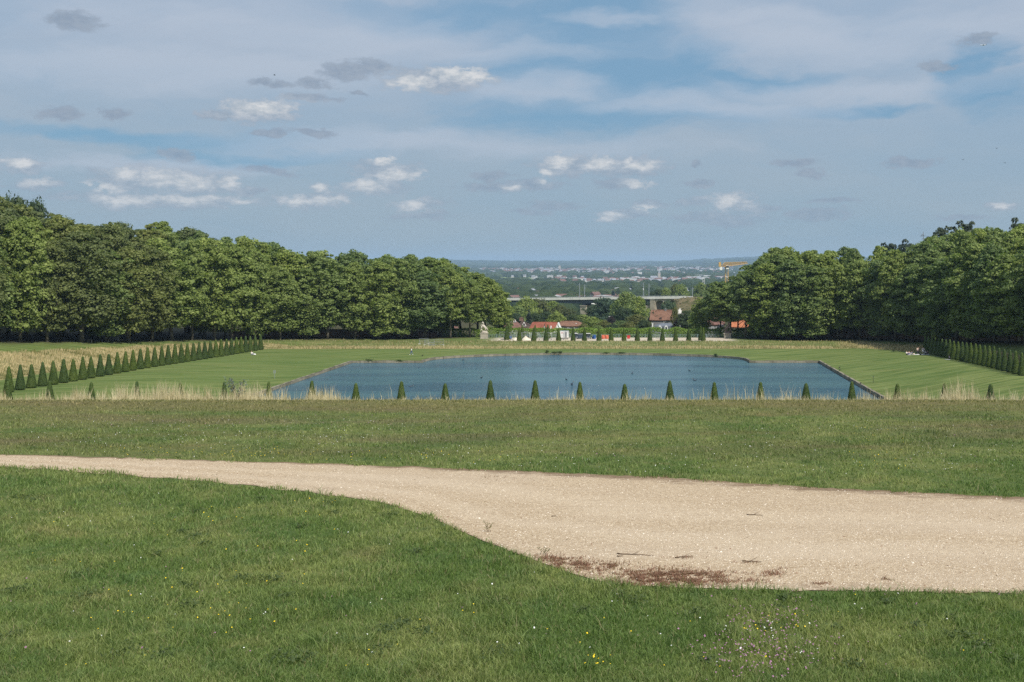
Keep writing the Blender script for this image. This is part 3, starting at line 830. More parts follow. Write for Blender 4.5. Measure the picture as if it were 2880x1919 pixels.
def yew(px, Y, lab, group, k, sc=1.0, X=None, ragged=False, wd=1.0):
    X = P(px, Y) if X is None else X
    e = empty('clipped_yew', (X, Y, gzf(X, Y)), k*1.7)
    rr = random.Random(k*13+int(Y))
    s = sc*rr.uniform(.975, 1.025); e.scale = (s*rr.uniform(.96, 1.04)*wd, s*rr.uniform(.96, 1.04)*wd, s)
    tag(e, lab, 'yew', group)
    link('crown', YEWM[(k*7+int(Y)) % 4], e); link('trunk', YEWT, e)
LX = [57-29,88.6-29+0,]
# left row: the px of every tree against the base line X = -96
lrow = [25,57,88.6,120,150,179,206,233,256,282,306,330,353,374,395,415,435,455,473,492,510,527,544,560,576,592,607,622,637,651,665,678,691,704,718,733]
for k, px in enumerate(lrow):
    Y = -96*F/(px-CX)
    yew(px, Y, '%s dark green yew cone from the near end of the long left-hand row' % ordn(k), 'yew cones in the left lawn row', k, 1.0+.0*k)
rrow = [2603,2612,2622,2631,2641,2650,2660.6,2671.7,2682.8,2695,2706.8,2718.6,2730.8,2744,2756.4,2769.7,2782.6,2796,2810,2825,2841,2857,2874]
for k, px in enumerate(rrow[::-1]):
    Y = 67.2*F/(px-CX)
    yew(px, Y, '%s dark green yew cone from the near end of the right-hand row' % ordn(k), 'yew cones in the right lawn row', k+50, 1.05)
frow = [22,140,257,385,508,631,756,877,1001,1129,1252,1379,1505,1631,1757,1884,2009,2139,2267,2396,2524,2657,2786]
ftop = [1073,1071,1073,1073,1074,1073,1072,1071,1077,1072,1076,1072,1071,1072,1076,1073,1073,1074,1078,1074,1078,1076,1079]
for k, px in enumerate(frow):
    X = P(px, 152); g0 = gzf(X, 152); top = EYE-HH(ftop[k], 152); s = (top-g0)/3.95
    extra = 'in pale tall grass' if px < 800 or px > 2560 else 'against blue water'
    yew(px, 152, '%s yew tip from the left behind the brow of the lawn, %s' % (ordn(k), extra), 'yew cones just below the brow', k+80, s, wd=(1.16 if k > 6 else .95)/max(s, .5)*.98)
bx = [1460.6,1501,1535.5,1571,1612,1643.6,1684.7,1718.8,1754.8,1792.5,1827.8,1863,1900,1937,1978]
for k, px in enumerate(bx):
    yew(px, 309.5, '%s yew cone from the left in the far row, on the sandy terrace' % ordn(k), 'yew cones along the far terrace', k+120, 1.0)
for k, (px, Y, w) in enumerate([(1425.5,316,'left'),(1432,320,'middle'),(1469,322,'left'),(1505,322,''),(1541,322,''),(1971,314,'')]):
    lab = ['leftmost yew cone on the sandy terrace, by the wire fence gate', 'yew cone touching the leftmost one on the sandy terrace', 'yew half hidden behind the first cone of the far row',
           'yew half hidden behind the second cone of the far row', 'yew half hidden behind the third cone of the far row', 'yew half hidden behind the last cone of the far row'][k]
    yew(px, Y, lab, 'yew cones behind the far row', k+150, 1.03)

# ---------------------------------------------------------------- broadleaf crowns
def crown_mesh(name, seedn, H, Rr, zb, m, nl=120, per=62, leaf=.46, prof='plane', lobe=(.95, 1.9), flat=1.0):
    g = np.random.default_rng(seedn)
    Cs = []; Ns = []; Sz = []
    hh = H-zb
    def env(t):
        if prof == 'plane': return np.interp(t, [0, .08, .25, .55, .78, .92, 1], [.55, .82, .98, 1.0, .82, .50, .12])
        if prof == 'round': return np.sin(np.clip(t, .02, .98)*np.pi)**.55
        if prof == 'pine': return np.interp(t, [0, .3, .55, .8, 1], [.05, .35, 1, .9, .3])
        if prof == 'cone': return np.interp(t, [0, .15, 1], [.9, 1, .08])
        return 1-t
    # a few big boughs give the outline its bulges
    nb = 12; ba = g.uniform(0, 6.283, nb); bt = g.uniform(.1, .95, nb)
    for i in range(nl):
        t = g.random()**.85; a = g.uniform(0, 6.283); e = env(t)
        bulge = 1+.34*max(0, max(math.cos(a-ba[k])*math.exp(-((t-bt[k])/.16)**2) for k in range(nb)))-.10
        rf = Rr*e*bulge*(g.uniform(.55, 1.0) if g.random() < .8 else g.uniform(0, .5))
        top = t > .86 and g.random() < .6
        c = np.array([rf*math.cos(a), rf*math.sin(a), zb+t*hh*.96])
        lr = (lobe[0]+(lobe[1]-lobe[0])*g.random()**1.4)*(1-.30*t if prof == 'plane' else 1)*Rr/5.2
        if top: lr *= .6; c[2] += g.uniform(0, 1.1); c[:2] *= 1.35
        n = int(per*g.uniform(.7, 1.3))
        d = g.normal(0, 1, (n, 3)); d[:, 2] = np.abs(d[:, 2])*1.0-.55*g.random(n); d /= np.linalg.norm(d, axis=1)[:, None]
        out = np.array([math.cos(a), math.sin(a), .35])
        d = d+out*.35; d /= np.linalg.norm(d, axis=1)[:, None]
        rad = lr*g.uniform(.72, 1.12, n)[:, None]
        pp = c+d*rad*np.array([1.12, 1.12, flat])
        Cs.append(pp); Ns.append(d+np.array([0, 0, .35])); Sz.append((.45+1.35*g.random(n)**1.6)*leaf)
    # darkness inside: leaves through the volume
    n = nl*9; t = g.random(n); a = g.uniform(0, 6.283, n); e = env(t)*Rr*np.sqrt(g.random(n))*.8
    Cs.append(np.column_stack([e*np.cos(a), e*np.sin(a), zb+t*hh*.92])); Ns.append(g.normal(0, 1, (n, 3))); Sz.append(g.uniform(.9, 1.7, n)*leaf)
    V, Fc = cards(np.concatenate(Cs), np.concatenate(Ns), np.concatenate(Sz), g, 1.25, .5)
    return fast_mesh(name, V, Fc, [m])
def trunk_mesh(seedn, H, zb, r0=.38, limbs=6, Rr=5):
    rr = random.Random(seedn); m = MB(); x = y = 0; pts_ = []; 
    for i in range(9):
        t = i/8; pts_.append((x, y, -.4+t*H*.82)); x += rr.uniform(-.22, .22); y += rr.uniform(-.22, .22)
    m.tube(pts_, [r0*(1.25 if i == 0 else 1-.85*i/8) for i in range(9)], 9)
    for k in range(limbs):
        i = rr.randint(1, 6); p = Vector(pts_[i]); a = rr.uniform(0, 6.28); L = rr.uniform(.45, .8)*Rr
        q = p+Vector((math.cos(a)*L*.5, math.sin(a)*L*.5, L*.45)); q2 = p+Vector((math.cos(a)*L, math.sin(a)*L, L*1.1))
        m.tube([p, q, q2], [r0*.42, r0*.28, r0*.08], 6)
    return m.mesh('trunk', M_bark, True)
KINDS = {}
for k in range(6):
    KINDS['plane%d' % k] = (crown_mesh('plane_crown', 100+k, 25, 4.9, [1.6, 3.0, 4.0, 2.2, 3.6, 1.4][k], M_plane, 185, 82, .37, lobe=(.7, 2.5)), trunk_mesh(200+k, 25, 4, .36))
for k in range(2):
    KINDS['highplane%d' % k] = (crown_mesh('plane_crown', 170+k, 25, 4.9, 6.6+k, M_plane, 165, 82, .37, lobe=(.7, 2.5)), trunk_mesh(270+k, 25, 7, .34))
for k in range(3):
    KINDS['lime%d' % k] = (crown_mesh('chestnut_crown', 120+k, 25, 5.6, [1.8, 2.6, 3.6][k], M_lime, 230, 90, .33, lobe=(.7, 2.4)), trunk_mesh(220+k, 25, 3, .45, 9))
for k in range(2):
    KINDS['pine%d' % k] = (crown_mesh('pine_crown', 130+k, 22, 5.5, 8, M_pine, 60, 70, .45, 'pine', (1.0, 1.8), .5), trunk_mesh(230+k, 22, 8, .35, 5))
for nm, mt in (('dark', M_dark), ('olive', M_olive), ('blue', M_blue), ('purple', M_purple), ('green', M_plane)):
    for k in range(2):
        KINDS['%s%d' % (nm, k)] = (crown_mesh(nm+'_crown', 140+k+len(nm)*3, 16, 5.5, 1.2, mt, 150, 55, .42, 'round', (1.1, 2.1)), trunk_mesh(240+k, 14, 2, .3))
KINDS['conifer0'] = (crown_mesh('conifer_crown', 160, 18, 3.4, 1.0, M_pine, 110, 45, .38, 'cone', (.7, 1.2)), trunk_mesh(260, 18, 1, .25, 2))
KH = {'plane': (25, 4.9), 'highplane': (25, 4.9), 'lime': (25, 5.6), 'pine': (22, 5.5), 'conifer': (18, 3.4)}
NAMES = {'plane': 'plane_tree', 'highplane': 'plane_tree', 'lime': 'chestnut_tree', 'pine': 'pine_tree', 'conifer': 'conifer_tree'}
def tree(kind, X, Y, H, lab, group, rad=None, z=None, rz=None, sink=0, cat='tree', lean=0):
    crown, trunk = KINDS[kind]; b = kind.rstrip('0123456789'); h0, r0 = KH.get(b, (16, 5.5))
    z = gzf(X, Y) if z is None else z
    e = empty(NAMES.get(b, 'tree'), (X, Y, z-sink), random.uniform(0, 6.28) if rz is None else rz)
    sx = (rad/r0) if rad else H/h0
    e.scale = (sx*random.uniform(.95, 1.06), sx*random.uniform(.95, 1.06), (H+sink)/h0)
    e.rotation_euler[0] = lean
    tag(e, lab, cat, group)
    link('crown', crown, e); link('trunk', trunk, e)
    return e
SL = [(-400,545),(-100,560),(25,572),(60,592),(98,585),(143,607),(245,620),(286,618),(326,634),(408,630),(514,640),(571,650),(653,660),(694,668),(720,680),(769,684),(820,704),(862,712),(893,707),(975,704),(1010,712),(1079,723),(1141,719),(1182,727),(1234,731),(1285,742),(1320,757),(1354,768),(1389,787),(1410,800)]
SRt = [(1985,800),(2005,790),(2030,779),(2050,770),(2077,763),(2098,752),(2139,735),(2150,715),(2172,705),(2231,700),(2287,713),(2368,700),(2457,699),(2531,695),(2605,676),(2660,655),(2697,640),(2753,632),(2827,640),(2880,645),(3050,640),(3300,630)]
def wood(tab, sil, side, n, names):
    # rows follow the wood's edge; positions along it by arc length
    pts_ = [(P(px, Y), Y) for px, Y, _ in tab]
    seg = np.array(pts_); d = np.r_[0, np.cumsum(np.hypot(*np.diff(seg, axis=0).T))]
    rr = random.Random(side+5); cnt = 0
    for row in range(4):
        s = d[-1]-.6 if side < 0 else .3; i = 0
        off = [1.5, 8.5, 16, 24][row]; step = [6.9, 7.3, 8.0, 9.0][row]; s += rr.uniform(-3, 0) if side < 0 else rr.uniform(0, 3)
        while 0 <= s <= d[-1]:
            X = np.interp(s, d, seg[:, 0]); Y = np.interp(s, d, seg[:, 1])
            X2 = np.interp(min(s+2, d[-1]), d, seg[:, 0]); Y2 = np.interp(min(s+2, d[-1]), d, seg[:, 1])
            X1 = np.interp(max(s-2, 0), d, seg[:, 0]); Y1 = np.interp(max(s-2, 0), d, seg[:, 1])
            t = Vector((X2-X1, Y2-Y1)).normalized(); nrm = Vector((-t.y, t.x))   # away from the lawn
            x = X+nrm.x*off+rr.uniform(-.8, .8); y = Y+nrm.y*off+rr.uniform(-.8, .8)
            px = CX+F*x/y
            if row == 0 or (-300 < px < 1395 if side < 0 else 1998 < px < 3200):
                topy = np.interp(px, [a for a, b in sil], [b for a, b in sil])
                drop = [rr.uniform(10, 62), rr.uniform(2, 30), rr.uniform(-5, 12), rr.uniform(-6, 14)][row]
                if side < 0: drop *= np.interp(px, [0, 500, 900, 1400], [2.2, 1.4, .9, .5])
                else: drop *= np.interp(px, [1950, 2200, 2700, 2900], [.4, .9, 1.2, 1.4])
                topy += drop
                z = gzf(x, y); H = EYE-HH(topy, y)-z
                H = max(9, H)
                if side < 0 and px < 560: kind = 'lime%d' % rr.randint(0, 2) if rr.random() < (.85 if px < 430 else .5) else 'plane%d' % rr.randint(0, 5)
                else: kind = 'plane%d' % rr.randint(0, 5)
                if (side < 0 and px > 1255) or (side > 0 and px < 2150): kind = 'highplane%d' % rr.randint(0, 1)
                rad = (5.4 if kind[0] == 'l' else 4.9)*rr.uniform(.80, 1.32)
                if row >= 2: rad *= 1.15
                if row == 0: lab = names[0] % ordn(i); grp = names[1]
                else: lab = names[2]; grp = names[3]
                tree(kind, x, y, H, lab, grp, rad, z, rr.uniform(0, 6.28))
            s += -step*rr.uniform(.9, 1.1) if side < 0 else step*rr.uniform(.9, 1.1); i += 1
wood(LL, SL, -1, 0, ('tall leafy tree on the edge of the left wood, %s from its pond end', 'front trees of the left wood', 'tall leafy tree in the depth of the left wood, behind its front row', 'inner trees of the left wood'))
wood(RL, SRt, 1, 0, ('tall leafy tree on the edge of the right wood, %s from its pond end', 'front trees of the right wood', 'tall leafy tree in the depth of the right wood, behind its front row', 'inner trees of the right wood'))
# ends of both woods that overhang towards the gap
for (px, Y, ty, k, rd, lab) in [(1398,338,806,'highplane0',3.6,'last plane tree at the pond end of the left wood, beside the marble horse'),
                                (1417,345,836,'plane4',2.7,'low outer plane tree bulging past the pond end of the left wood'),
                                (1975,341,838,'highplane1',3.4,'outermost plane tree at the pond end of the right wood'),
                                (1962,352,868,'plane4',2.6,'small low tree peeping out left of the right wood')]:
    X = P(px, Y); z = gzf(X, Y); tree(k, X, Y, EYE-HH(ty, Y)-z, lab, None, rd, z)
# pines above the right wood
for (px, Y, ty, rd, lab) in [(2495,350,692,4.0,'dark pine rising behind the right wood, left one of a pair'), (2540,350,675,4.4,'dark pine rising behind the right wood, right one of a pair'),
                             (2655,330,648,5.0,'broad dark pine at the left of the highest clump above the right wood'), (2715,330,632,5.0,'broad dark pine at the right of the highest clump above the right wood'),
                             (2872,270,615,3.4,'dark conifer top at the right edge of the picture')]:
    X = P(px, Y); z = gzf(X, Y); tree('pine%d' % (px % 2), X, Y, EYE-HH(ty, Y)-z, lab, 'dark pines above the right wood', rd, z)
for k, (px, ty) in enumerate([(40,566),(95,582),(-60,552)]):
    Y = 275; X = P(px, Y); z = gzf(X, Y); tree('dark%d' % (k % 2), X, Y, EYE-HH(ty, Y)-z, ['dark treetop highest at the left edge of the picture','dark round treetop second from the left edge','dark treetop beyond the left edge'][k], 'dark treetops over the left wood', 4.6, z)
# dead conifer
def dead_tree():
    px, Y = 2597, 345; X = P(px, Y); z = gzf(X, Y); H = EYE-HH(652, Y)-z; rr = random.Random(8)
    e = empty('dead_conifer', (X, Y, z)); tag(e, 'bare dead conifer with grey branches sticking up behind the right wood', 'dead tree')
    MB().tube([(0, 0, -.3), (.1, 0, H*.6), (0, 0, H)], [.35, .16, .04], 8).build('trunk', M_bark, e, smooth=True)
    b = MB()
    for k in range(46):
        t = rr.uniform(.55, .98); a = rr.uniform(0, 6.28); L = (1.02-t)*9+.5
        p = Vector((0, 0, H*t)); q = p+Vector((math.cos(a)*L*.6, math.sin(a)*L*.6, -.25*L*.4)); q2 = p+Vector((math.cos(a)*L, math.sin(a)*L, rr.uniform(-.3, .15)*L))
        b.tube([p, q, q2], [.07, .05, .02], 5)
    b.build('branches', M_bark, e)
dead_tree()

# village and valley trees in front of and behind the viaduct: (px, top y, half width px, distance, kind, label)
VT = [(1452,866,34,520,'green0','green tree just right of the left wood, under the viaduct'),(1480,842,34,560,'green1','broad light green tree rising to the viaduct parapet at its left end'),(1515,846,34,570,'olive0','light green tree under the left span of the viaduct'),
 (1548,852,30,575,'green0','bushy tree whose top slopes below the left span'),(1575,864,26,560,'olive1','olive tree left of the lone stone pier'),(1447,884,22,470,'dark0','dark small tree above the dormered roof'),(1488,872,15,480,'conifer0','near-black conifer behind the tiled roofs'),
 (1505,884,20,490,'dark1','dark bush behind the red roof'),(1535,880,24,500,'dark0','dark green tree behind the white gables'),(1565,880,22,490,'green1','green tree behind the long brown roof'),(1600,872,24,540,'olive0','rounded tree at the left foot of the lone pier'),
 (1614,888,22,500,'dark1','dark tree behind the end of the long brown roof'),(1640,888,26,500,'green0','green tree in front of the lone pier'),(1668,862,26,560,'dark0','dark tree right of the lone pier'),(1700,842,34,540,'blue0','large blue-green tree beside the tallest one'),
 (1728,852,24,545,'blue1','blue-green tree tucked against the tallest tree'),(1762,830,38,500,'green1','tallest tree of the village, crossing the viaduct deck'),(1790,840,30,500,'green0','right shoulder of the tallest village tree'),(1752,870,30,480,'dark1','shaded tree below the tallest village tree'),
 (1718,893,17,450,'purple0','purplish copper-leaved tree in the middle of the village'),(1668,896,30,440,'green1','low green tree behind the fence, centre left'),(1700,905,24,420,'olive1','low olive tree behind the fence, near the copper one'),(1745,905,24,420,'green0','low green tree behind the fence, centre'),
 (1792,888,30,420,'olive0','rounded olive tree behind the fence, right of centre'),(1768,908,22,410,'olive1','lower yellowish tree left of the rounded olive one'),(1812,902,20,405,'dark0','dark low tree right of the rounded olive one'),(1846,878,22,430,'dark1','dark round tree in front of the large brown roof'),
 (1876,850,17,600,'blue0','blue-green tree standing under the second arch'),(1893,856,12,600,'blue1','small blue-green tree right of the arches'),(1930,877,26,400,'dark0','very dark tree between the brown roof and the right wood'),(1912,892,16,400,'purple1','dusky purple-brown tree beside the large roof'),
 (1952,884,18,410,'dark1','dark tree against the edge of the right wood'),(1898,868,10,420,'olive0','small cream-flowered tree above the gable'),(1630,900,16,430,'dark0','dark hedge-like tree at the end of the long brown roof'),(1722,915,20,395,'dark1','dark low tree just behind the hedge, centre'),
 (1682,918,18,390,'green0','low green tree just behind the hedge, left of centre'),(1640,912,14,400,'olive1','low bush right of the long brown roof')]
for (px, ty, hw, Y, k, lab) in VT:
    X = P(px, Y); z = gzf(X, Y); H = EYE-HH(ty, Y)-z
    tree(k, X, Y, max(4, H), lab, 'trees round the village below the terrace', hw/F*Y*1.05, z)
rr = random.Random(77)
for k in range(34):   # wooded ridge behind the viaduct's right end, and fill under the viaduct
    if k < 22: px = rr.uniform(1815, 2010); Y = rr.uniform(800, 900); ty = np.interp(px, [1815, 1850, 1880, 1930, 2010], [836, 818, 806, 803, 796])+rr.uniform(-2, 9); lab = 'round green tree on the wooded ridge behind the right end of the viaduct'; gp = 'trees on the ridge behind the viaduct'
    else: px = rr.uniform(1430, 1830); Y = rr.uniform(600, 640); ty = rr.uniform(862, 885); lab = 'green tree in the shade below the viaduct deck'; gp = 'trees below the viaduct'
    X = P(px, Y); z = gzf(X, Y); H = EYE-HH(ty, Y)-z
    tree(['green0', 'dark1', 'olive0', 'green1', 'dark0'][k % 5], X, Y, max(6, H), lab, gp, rr.uniform(13, 22)/F*Y, z)
# hedge of clipped limes behind the railing
def hedge():
    g = np.random.default_rng(3); n = 26000
    x0, x1 = P(1240, 333), P(2135, 333); L = x1-x0
    bump = lambda x: .35*np.sin(x*.9)+.5*(vnoise(x*.35, x*0, 3)-.5)*2
    x = g.uniform(0, L, n); f = g.random(n)
    top = f < .45
    y = np.where(top, g.uniform(-1.4, 1.4, n), -1.4+g.normal(0, .12, n)); zt = 5.9+bump(x)*.55
    z = np.where(top, zt+g.normal(0, .16, n), g.uniform(0, 1, n)*zt)
    Nn = np.where(top[:, None], np.array([0, 0, 1.]), np.array([0, -1., .3]))
    V, Fc = cards(np.column_stack([x, y, z]), Nn, g.uniform(.2, .42, n), g, 1.2, .6)
    me = fast_mesh('hedge', V, Fc, [M_hedge])
    zb = EYE-HH(926, 333)-5.9
    e = empty('hedge', (x0, 333, zb)); tag(e, 'bright green clipped hedge behind the terrace railing', 'hedge')
    link('foliage', me, e)
    b = MB()
    for k in range(30): b.tube([(k*L/30+1, 0, -1.5), (k*L/30+1, 0, 4)], .09, 6)
    b.build('stems', M_bark, e)
hedge()
# silvery weed on the brow
def silver_weed():
    px, Y = 668, 37.2; X = P(px, Y); z = gzf(X, Y); g = np.random.default_rng(2)
    e = empty('silvery_weed', (X, Y, z)); tag(e, 'bushy grey-green weed rising among the pale grass at the brow', 'weed')
    b = MB(); Cs = []; 
    for k in range(9):
        tip = np.array([g.uniform(-.42, .40), g.uniform(-.1, .1), g.uniform(.55, .88)]); 
        b.tube([(0, 0, 0), tuple(tip*[.45, .5, .55]), tuple(tip)], [.012, .008, .003], 5)
        for j in range(6):
            q = tip*(.45+.55*j/5)+g.normal(0, .05, 3); Cs.append(q+g.normal(0, .035, (9, 3)))
    C = np.concatenate(Cs); V, Fc = cards(C, g.normal(0, 1, C.shape)+[0, 0, .8], g.uniform(.018, .04, len(C)), g, 1.6, .5)
    b.build('stems', M_twig, e); link('leaves', fast_mesh('leaves', V, Fc, [M_silver]), e)
silver_weed()

broadleaf()
# ================================================================ houses
def roof_hip(x0, x1, y0, y1, ze, zr, hipl=0, hipr=0, ov=.35, th=.25):
    """roof solid with ridge along x; hipl/hipr = how far the ridge stops short"""
    ym = (y0+y1)/2; x0 -= ov; x1 += ov; y0 -= ov; y1 += ov
    a = [(x0, y0, ze), (x1, y0, ze), (x1, y1, ze), (x0, y1, ze), (x0+hipl, ym, zr), (x1-hipr, ym, zr)]
    lo = [(x, y, z-th) for x, y, z in a[:4]]
    return a+lo, [(0, 1, 5, 4), (2, 3, 4, 5), (1, 2, 5), (3, 0, 4), (7, 6, 1, 0)[::1], (8, 7, 1, 2)[::-1], (9, 8, 2, 3)[::-1], (6, 9, 3, 0)[::-1], (6, 7, 8, 9)[::-1]]
def window(par, x, y, z, w, h, frame=M_whitewall, d=.10):
    m = MB(); t = .10
    m.box(x-w/2, x-w/2+t, y-d, y+.05, z, z+h).box(x+w/2-t, x+w/2, y-d, y+.05, z, z+h)
    m.box(x-w/2+t, x+w/2-t, y-d, y+.05, z, z+t).box(x-w/2+t, x+w/2-t, y-d, y+.05, z+h-t, z+h).box(x-.04, x+.04, y-d, y+.05, z+t, z+h-t)
    f = m.build('window', frame, par); MB().box(x-w/2+t, x+w/2-t, y-.03, y+.02, z+t, z+h-t).build('pane', M_glass, f)
def gwall(x0, x1, y0, y1, z0, ze, zr, gl=True, gr=True):
    m = MB(); ym = (y0+y1)/2
    m.box(x0, x1, y0, y1, z0, ze)
    for x, on in ((x0, gl), (x1, gr)):
        if on: m.prism([(y0+.05, ze-.01), (y1-.05, ze-.01), (ym, zr-.3)], x-.12 if x == x0 else x-.15, x+.15 if x == x0 else x+.12, axis='x')
    return m
class House:
    def __init__(s, px0, px1, Y, depth, lab, name='house', rz=0):
        s.Y = Y; s.x0 = P(px0, Y); s.x1 = P(px1, Y); s.cx = (s.x0+s.x1)/2; s.w = s.x1-s.x0; s.d = depth
        s.z0 = gzf(s.cx, Y+depth/2)-1.0
        s.e = empty(name, (s.cx, Y, s.z0), rz); tag(s.e, lab, 'house')
    def z(s, py, Y=None): return EYE-HH(py, Y or s.Y)-s.z0
    def x(s, px, Y=None): return P(px, Y or s.Y)-s.cx
    def body(s, eave, ridge, wallm, roofm, hl=0, hr=0):
        ze = s.z(eave); zr = s.z(ridge, s.Y+s.d/2); s.ze = ze; s.zr = zr; h = s.w/2
        gwall(-h, h, 0, s.d, 0, ze-.26, zr, hl == 0, hr == 0).build('wall', wallm, s.e)
        v, f = roof_hip(-h, h, 0, s.d, ze, zr, hl, hr); m = MB(); m.add(v, f); s.roof = m.build('roof', roofm, s.e)
        # ridge tiles
        m = MB(); m.tube([(-h+hl, s.d/2, zr+.02), (h-hr, s.d/2, zr+.02)], .14, 6); m.build('ridge_tiles', roofm, s.roof)
    def chimney(s, x, y, zb, h, w=.7, m=M_tdark):
        c = MB().box(x-w/2, x+w/2, y-w/2, y+w/2, zb, zb+h).box(x-w/2-.08, x+w/2+.08, y-w/2-.08, y+w/2+.08, zb+h, zb+h+.15)
        c.tube([(x, y, zb+h+.14), (x, y, zb+h+.6)], .13, 8); c.build('chimney', m, s.roof)
    def tri_dormer(s, x, py, w, h, m=M_whitewall):
        zb = s.z(py); y = s.d/2*(zb-s.ze)/max(.1, s.zr-s.ze) - .45
        f = MB().prism([(x-w/2, zb), (x+w/2, zb), (x, zb+h)], y, y+1.6); dm = f.build('dormer', s.roofm if hasattr(s, 'roofm') else M_tdull, s.e)
        t = .16; k = MB()
        k.tube([(x-w/2, y-.05, zb), (x, y-.05, zb+h)], t/1.3, 4).tube([(x, y-.05, zb+h), (x+w/2, y-.05, zb)], t/1.3, 4).tube([(x+w/2, y-.05, zb), (x-w/2, y-.05, zb)], t/1.3, 4)
        k.build('trim', m, dm)
        MB().prism([(x-w*.22, zb+h*.16), (x+w*.22, zb+h*.16), (x, zb+h*.66)], y-.04, y-.01).build('pane', M_glass, dm)
# dormered reddish roof, left
h = House(1417, 1462, 400, 9, 'house with a dull red roof and three small triangular dormers, left of the village'); h.roofm = M_tdull
h.body(922, 897, M_greywall, M_tdull, 1.0, 3.5)
for px in (1422.5, 1434, 1445.5): h.tri_dormer(h.x(px), 907, 1.0, .9)
window(h.e, h.x(1425), 0, h.ze-2.2, 1.0, 1.3); window(h.e, h.x(1445), 0, h.ze-2.2, 1.0, 1.3)
h.chimney(-2.2, 4.5, h.zr-.4, 1.0)
h = House(1452, 1498, 404, 9, 'dark brown roofed house with one white triangular dormer beside the dormered red roof'); h.roofm = M_tdark
h.body(925, 899, M_greywall, M_tdark, 2.2, 5.2); h.tri_dormer(h.x(1473), 918, 1.5, 1.5); h.chimney(-1.6, 4.5, h.zr-.5, 1.0, 1.4, M_brickwall)
window(h.e, h.x(1470), 0, h.ze-2.2, 1.0, 1.3)
# red roof with two white gables
h = House(1488, 1572, 395, 9.5, 'long red roofed house with two white pointed gables facing the park'); h.roofm = M_tred
h.body(930, 907, M_whitewall, M_tred, 1.0, 1.0)
for px, wpx in ((1533, 10), (1570, 17)):
    x = h.x(px); w = wpx/F*395; zt = h.z(909 if px > 1550 else 910); zb = h.z(934); 
    g_ = MB().prism([(x-w/2, zb), (x+w/2, zb), (x, zt)], -1.9, 3.5).build('gable', M_whitewall, h.e)
    m = MB(); 
    for sgn in (-1, 1): m.prism([(x, zt+.22), (x+sgn*(w/2+.45), zb-.2), (x+sgn*(w/2+.45)-sgn*.28, zb-.2), (x, zt-.05)][::sgn], -2.15, 3.5)
    m.build('gable_roof', M_tred if px < 1550 else M_whitewall, g_)
    window(g_, x, -1.9, zb+.1*(zt-zb), .5*w*.6, (zt-zb)*.42)
h.chimney(h.x(1549), .8, h.z(929), 1.0, .55, M_whitewall); window(h.e, h.x(1505), 0, h.ze-2.1, 1.0, 1.3)
# long hipped brown roof
h = House(1572, 1642, 410, 9, 'long low house with a hipped brown tiled roof and grey wall'); h.body(917, 904, M_greywall, M_tbrown, .6, 2.6)
for px in (1582, 1598, 1614, 1630): window(h.e, h.x(px), 0, h.ze-1.9, .9, 1.2)
MB().box(h.x(1618), h.x(1621), 1.4, 2.0, h.z(912), h.z(910.5)).build('skylight', M_whitewall, h.roof)
# red roof behind the trunks of the left wood
h = House(1200, 1284, 372, 9, 'dull red roofed house seen between the trunks at the left wood end'); h.body(935, 917, M_render, M_tdull, 1, 1)
for px in (1215, 1240, 1265): window(h.e, h.x(px), 0, h.ze-2.0, 1.0, 1.3)
h.chimney(h.x(1222), 2.5, h.z(928), 1.3, .5, M_whitewall)
# big brown roof with lit gable
h = House(1829, 1890, 425, 8.2, 'large brown tiled house with a white gable and arched window', rz=R(-9)); h.body(900.5, 872.5, M_greywall, M_tbrown, 0, 0)
gm = MB(); x = h.w/2; ze = h.ze-.3; zr = h.zr-.25
gm.prism([(0, ze-2.2), (h.d, ze-2.2), (h.d, ze), (h.d/2, zr), (0, ze)], x+.10, x+.26, axis='x'); gf = gm.build('gable', M_whitewall, h.e)
m = MB()
for sgn, (ya, yb) in ((1, (0, h.d/2)), (-1, (h.d, h.d/2))): m.tube([(x+.42, ya-.35*sgn, ze-.1), (x+.42, yb, zr+.25)], .17, 5)
m.build('bargeboard', M_whitewall, gf)
n_ = [(h.d/2-.55, ze-.2), (h.d/2+.55, ze-.2)]+[(h.d/2+.55*math.cos(a), ze+1.1+.55*math.sin(a)) for a in [k*math.pi/6 for k in range(7)]]
MB().prism(n_, x+.25, x+.31, axis='x').build('arched_window', M_glass, gf)
h.chimney(h.x(1868), 4.1, h.zr-.3, .6, .8, M_greywall)
m = MB().box(h.x(1855), h.x(1861), -.1, 1.6, h.z(899), h.z(893)); m.build('dormer', M_tdark, h.roof)
window(h.e, h.x(1870), 0, h.ze-2.2, 1.1, 1.5)
# slate mansard with two arched white dormers
h = House(1842, 1896, 400, 8.5, 'slate mansard roofed house with two arched white dormers and white chimneys')
zt = h.z(911); zk = h.z(918); ze = h.z(937); w2 = h.w/2
gwall(-w2, w2, 0, h.d, 0, ze-.05, ze, False, False).build('wall', M_greywall, h.e)
m = MB(); 
A = [(-w2-.3, -.3, ze), (w2+.3, -.3, ze), (w2+.3, h.d+.3, ze), (-w2-.3, h.d+.3, ze)]; B = [(-w2+.3, .5, zk), (w2-.3, .5, zk), (w2-.3, h.d-.5, zk), (-w2+.3, h.d-.5, zk)]; Cc = [(-w2+2.6, h.d/2, zt), (w2-1.2, h.d/2, zt)]
m.add(A+B, [(0, 1, 5, 4), (1, 2, 6, 5), (2, 3, 7, 6), (3, 0, 4, 7), (3, 2, 1, 0)], 0); m.add(B+Cc, [(0, 1, 5, 4), (1, 2, 5), (2, 3, 4, 5), (3, 0, 4)], 1)
rf = m.build('roof', [M_slate, M_zinc], h.e)
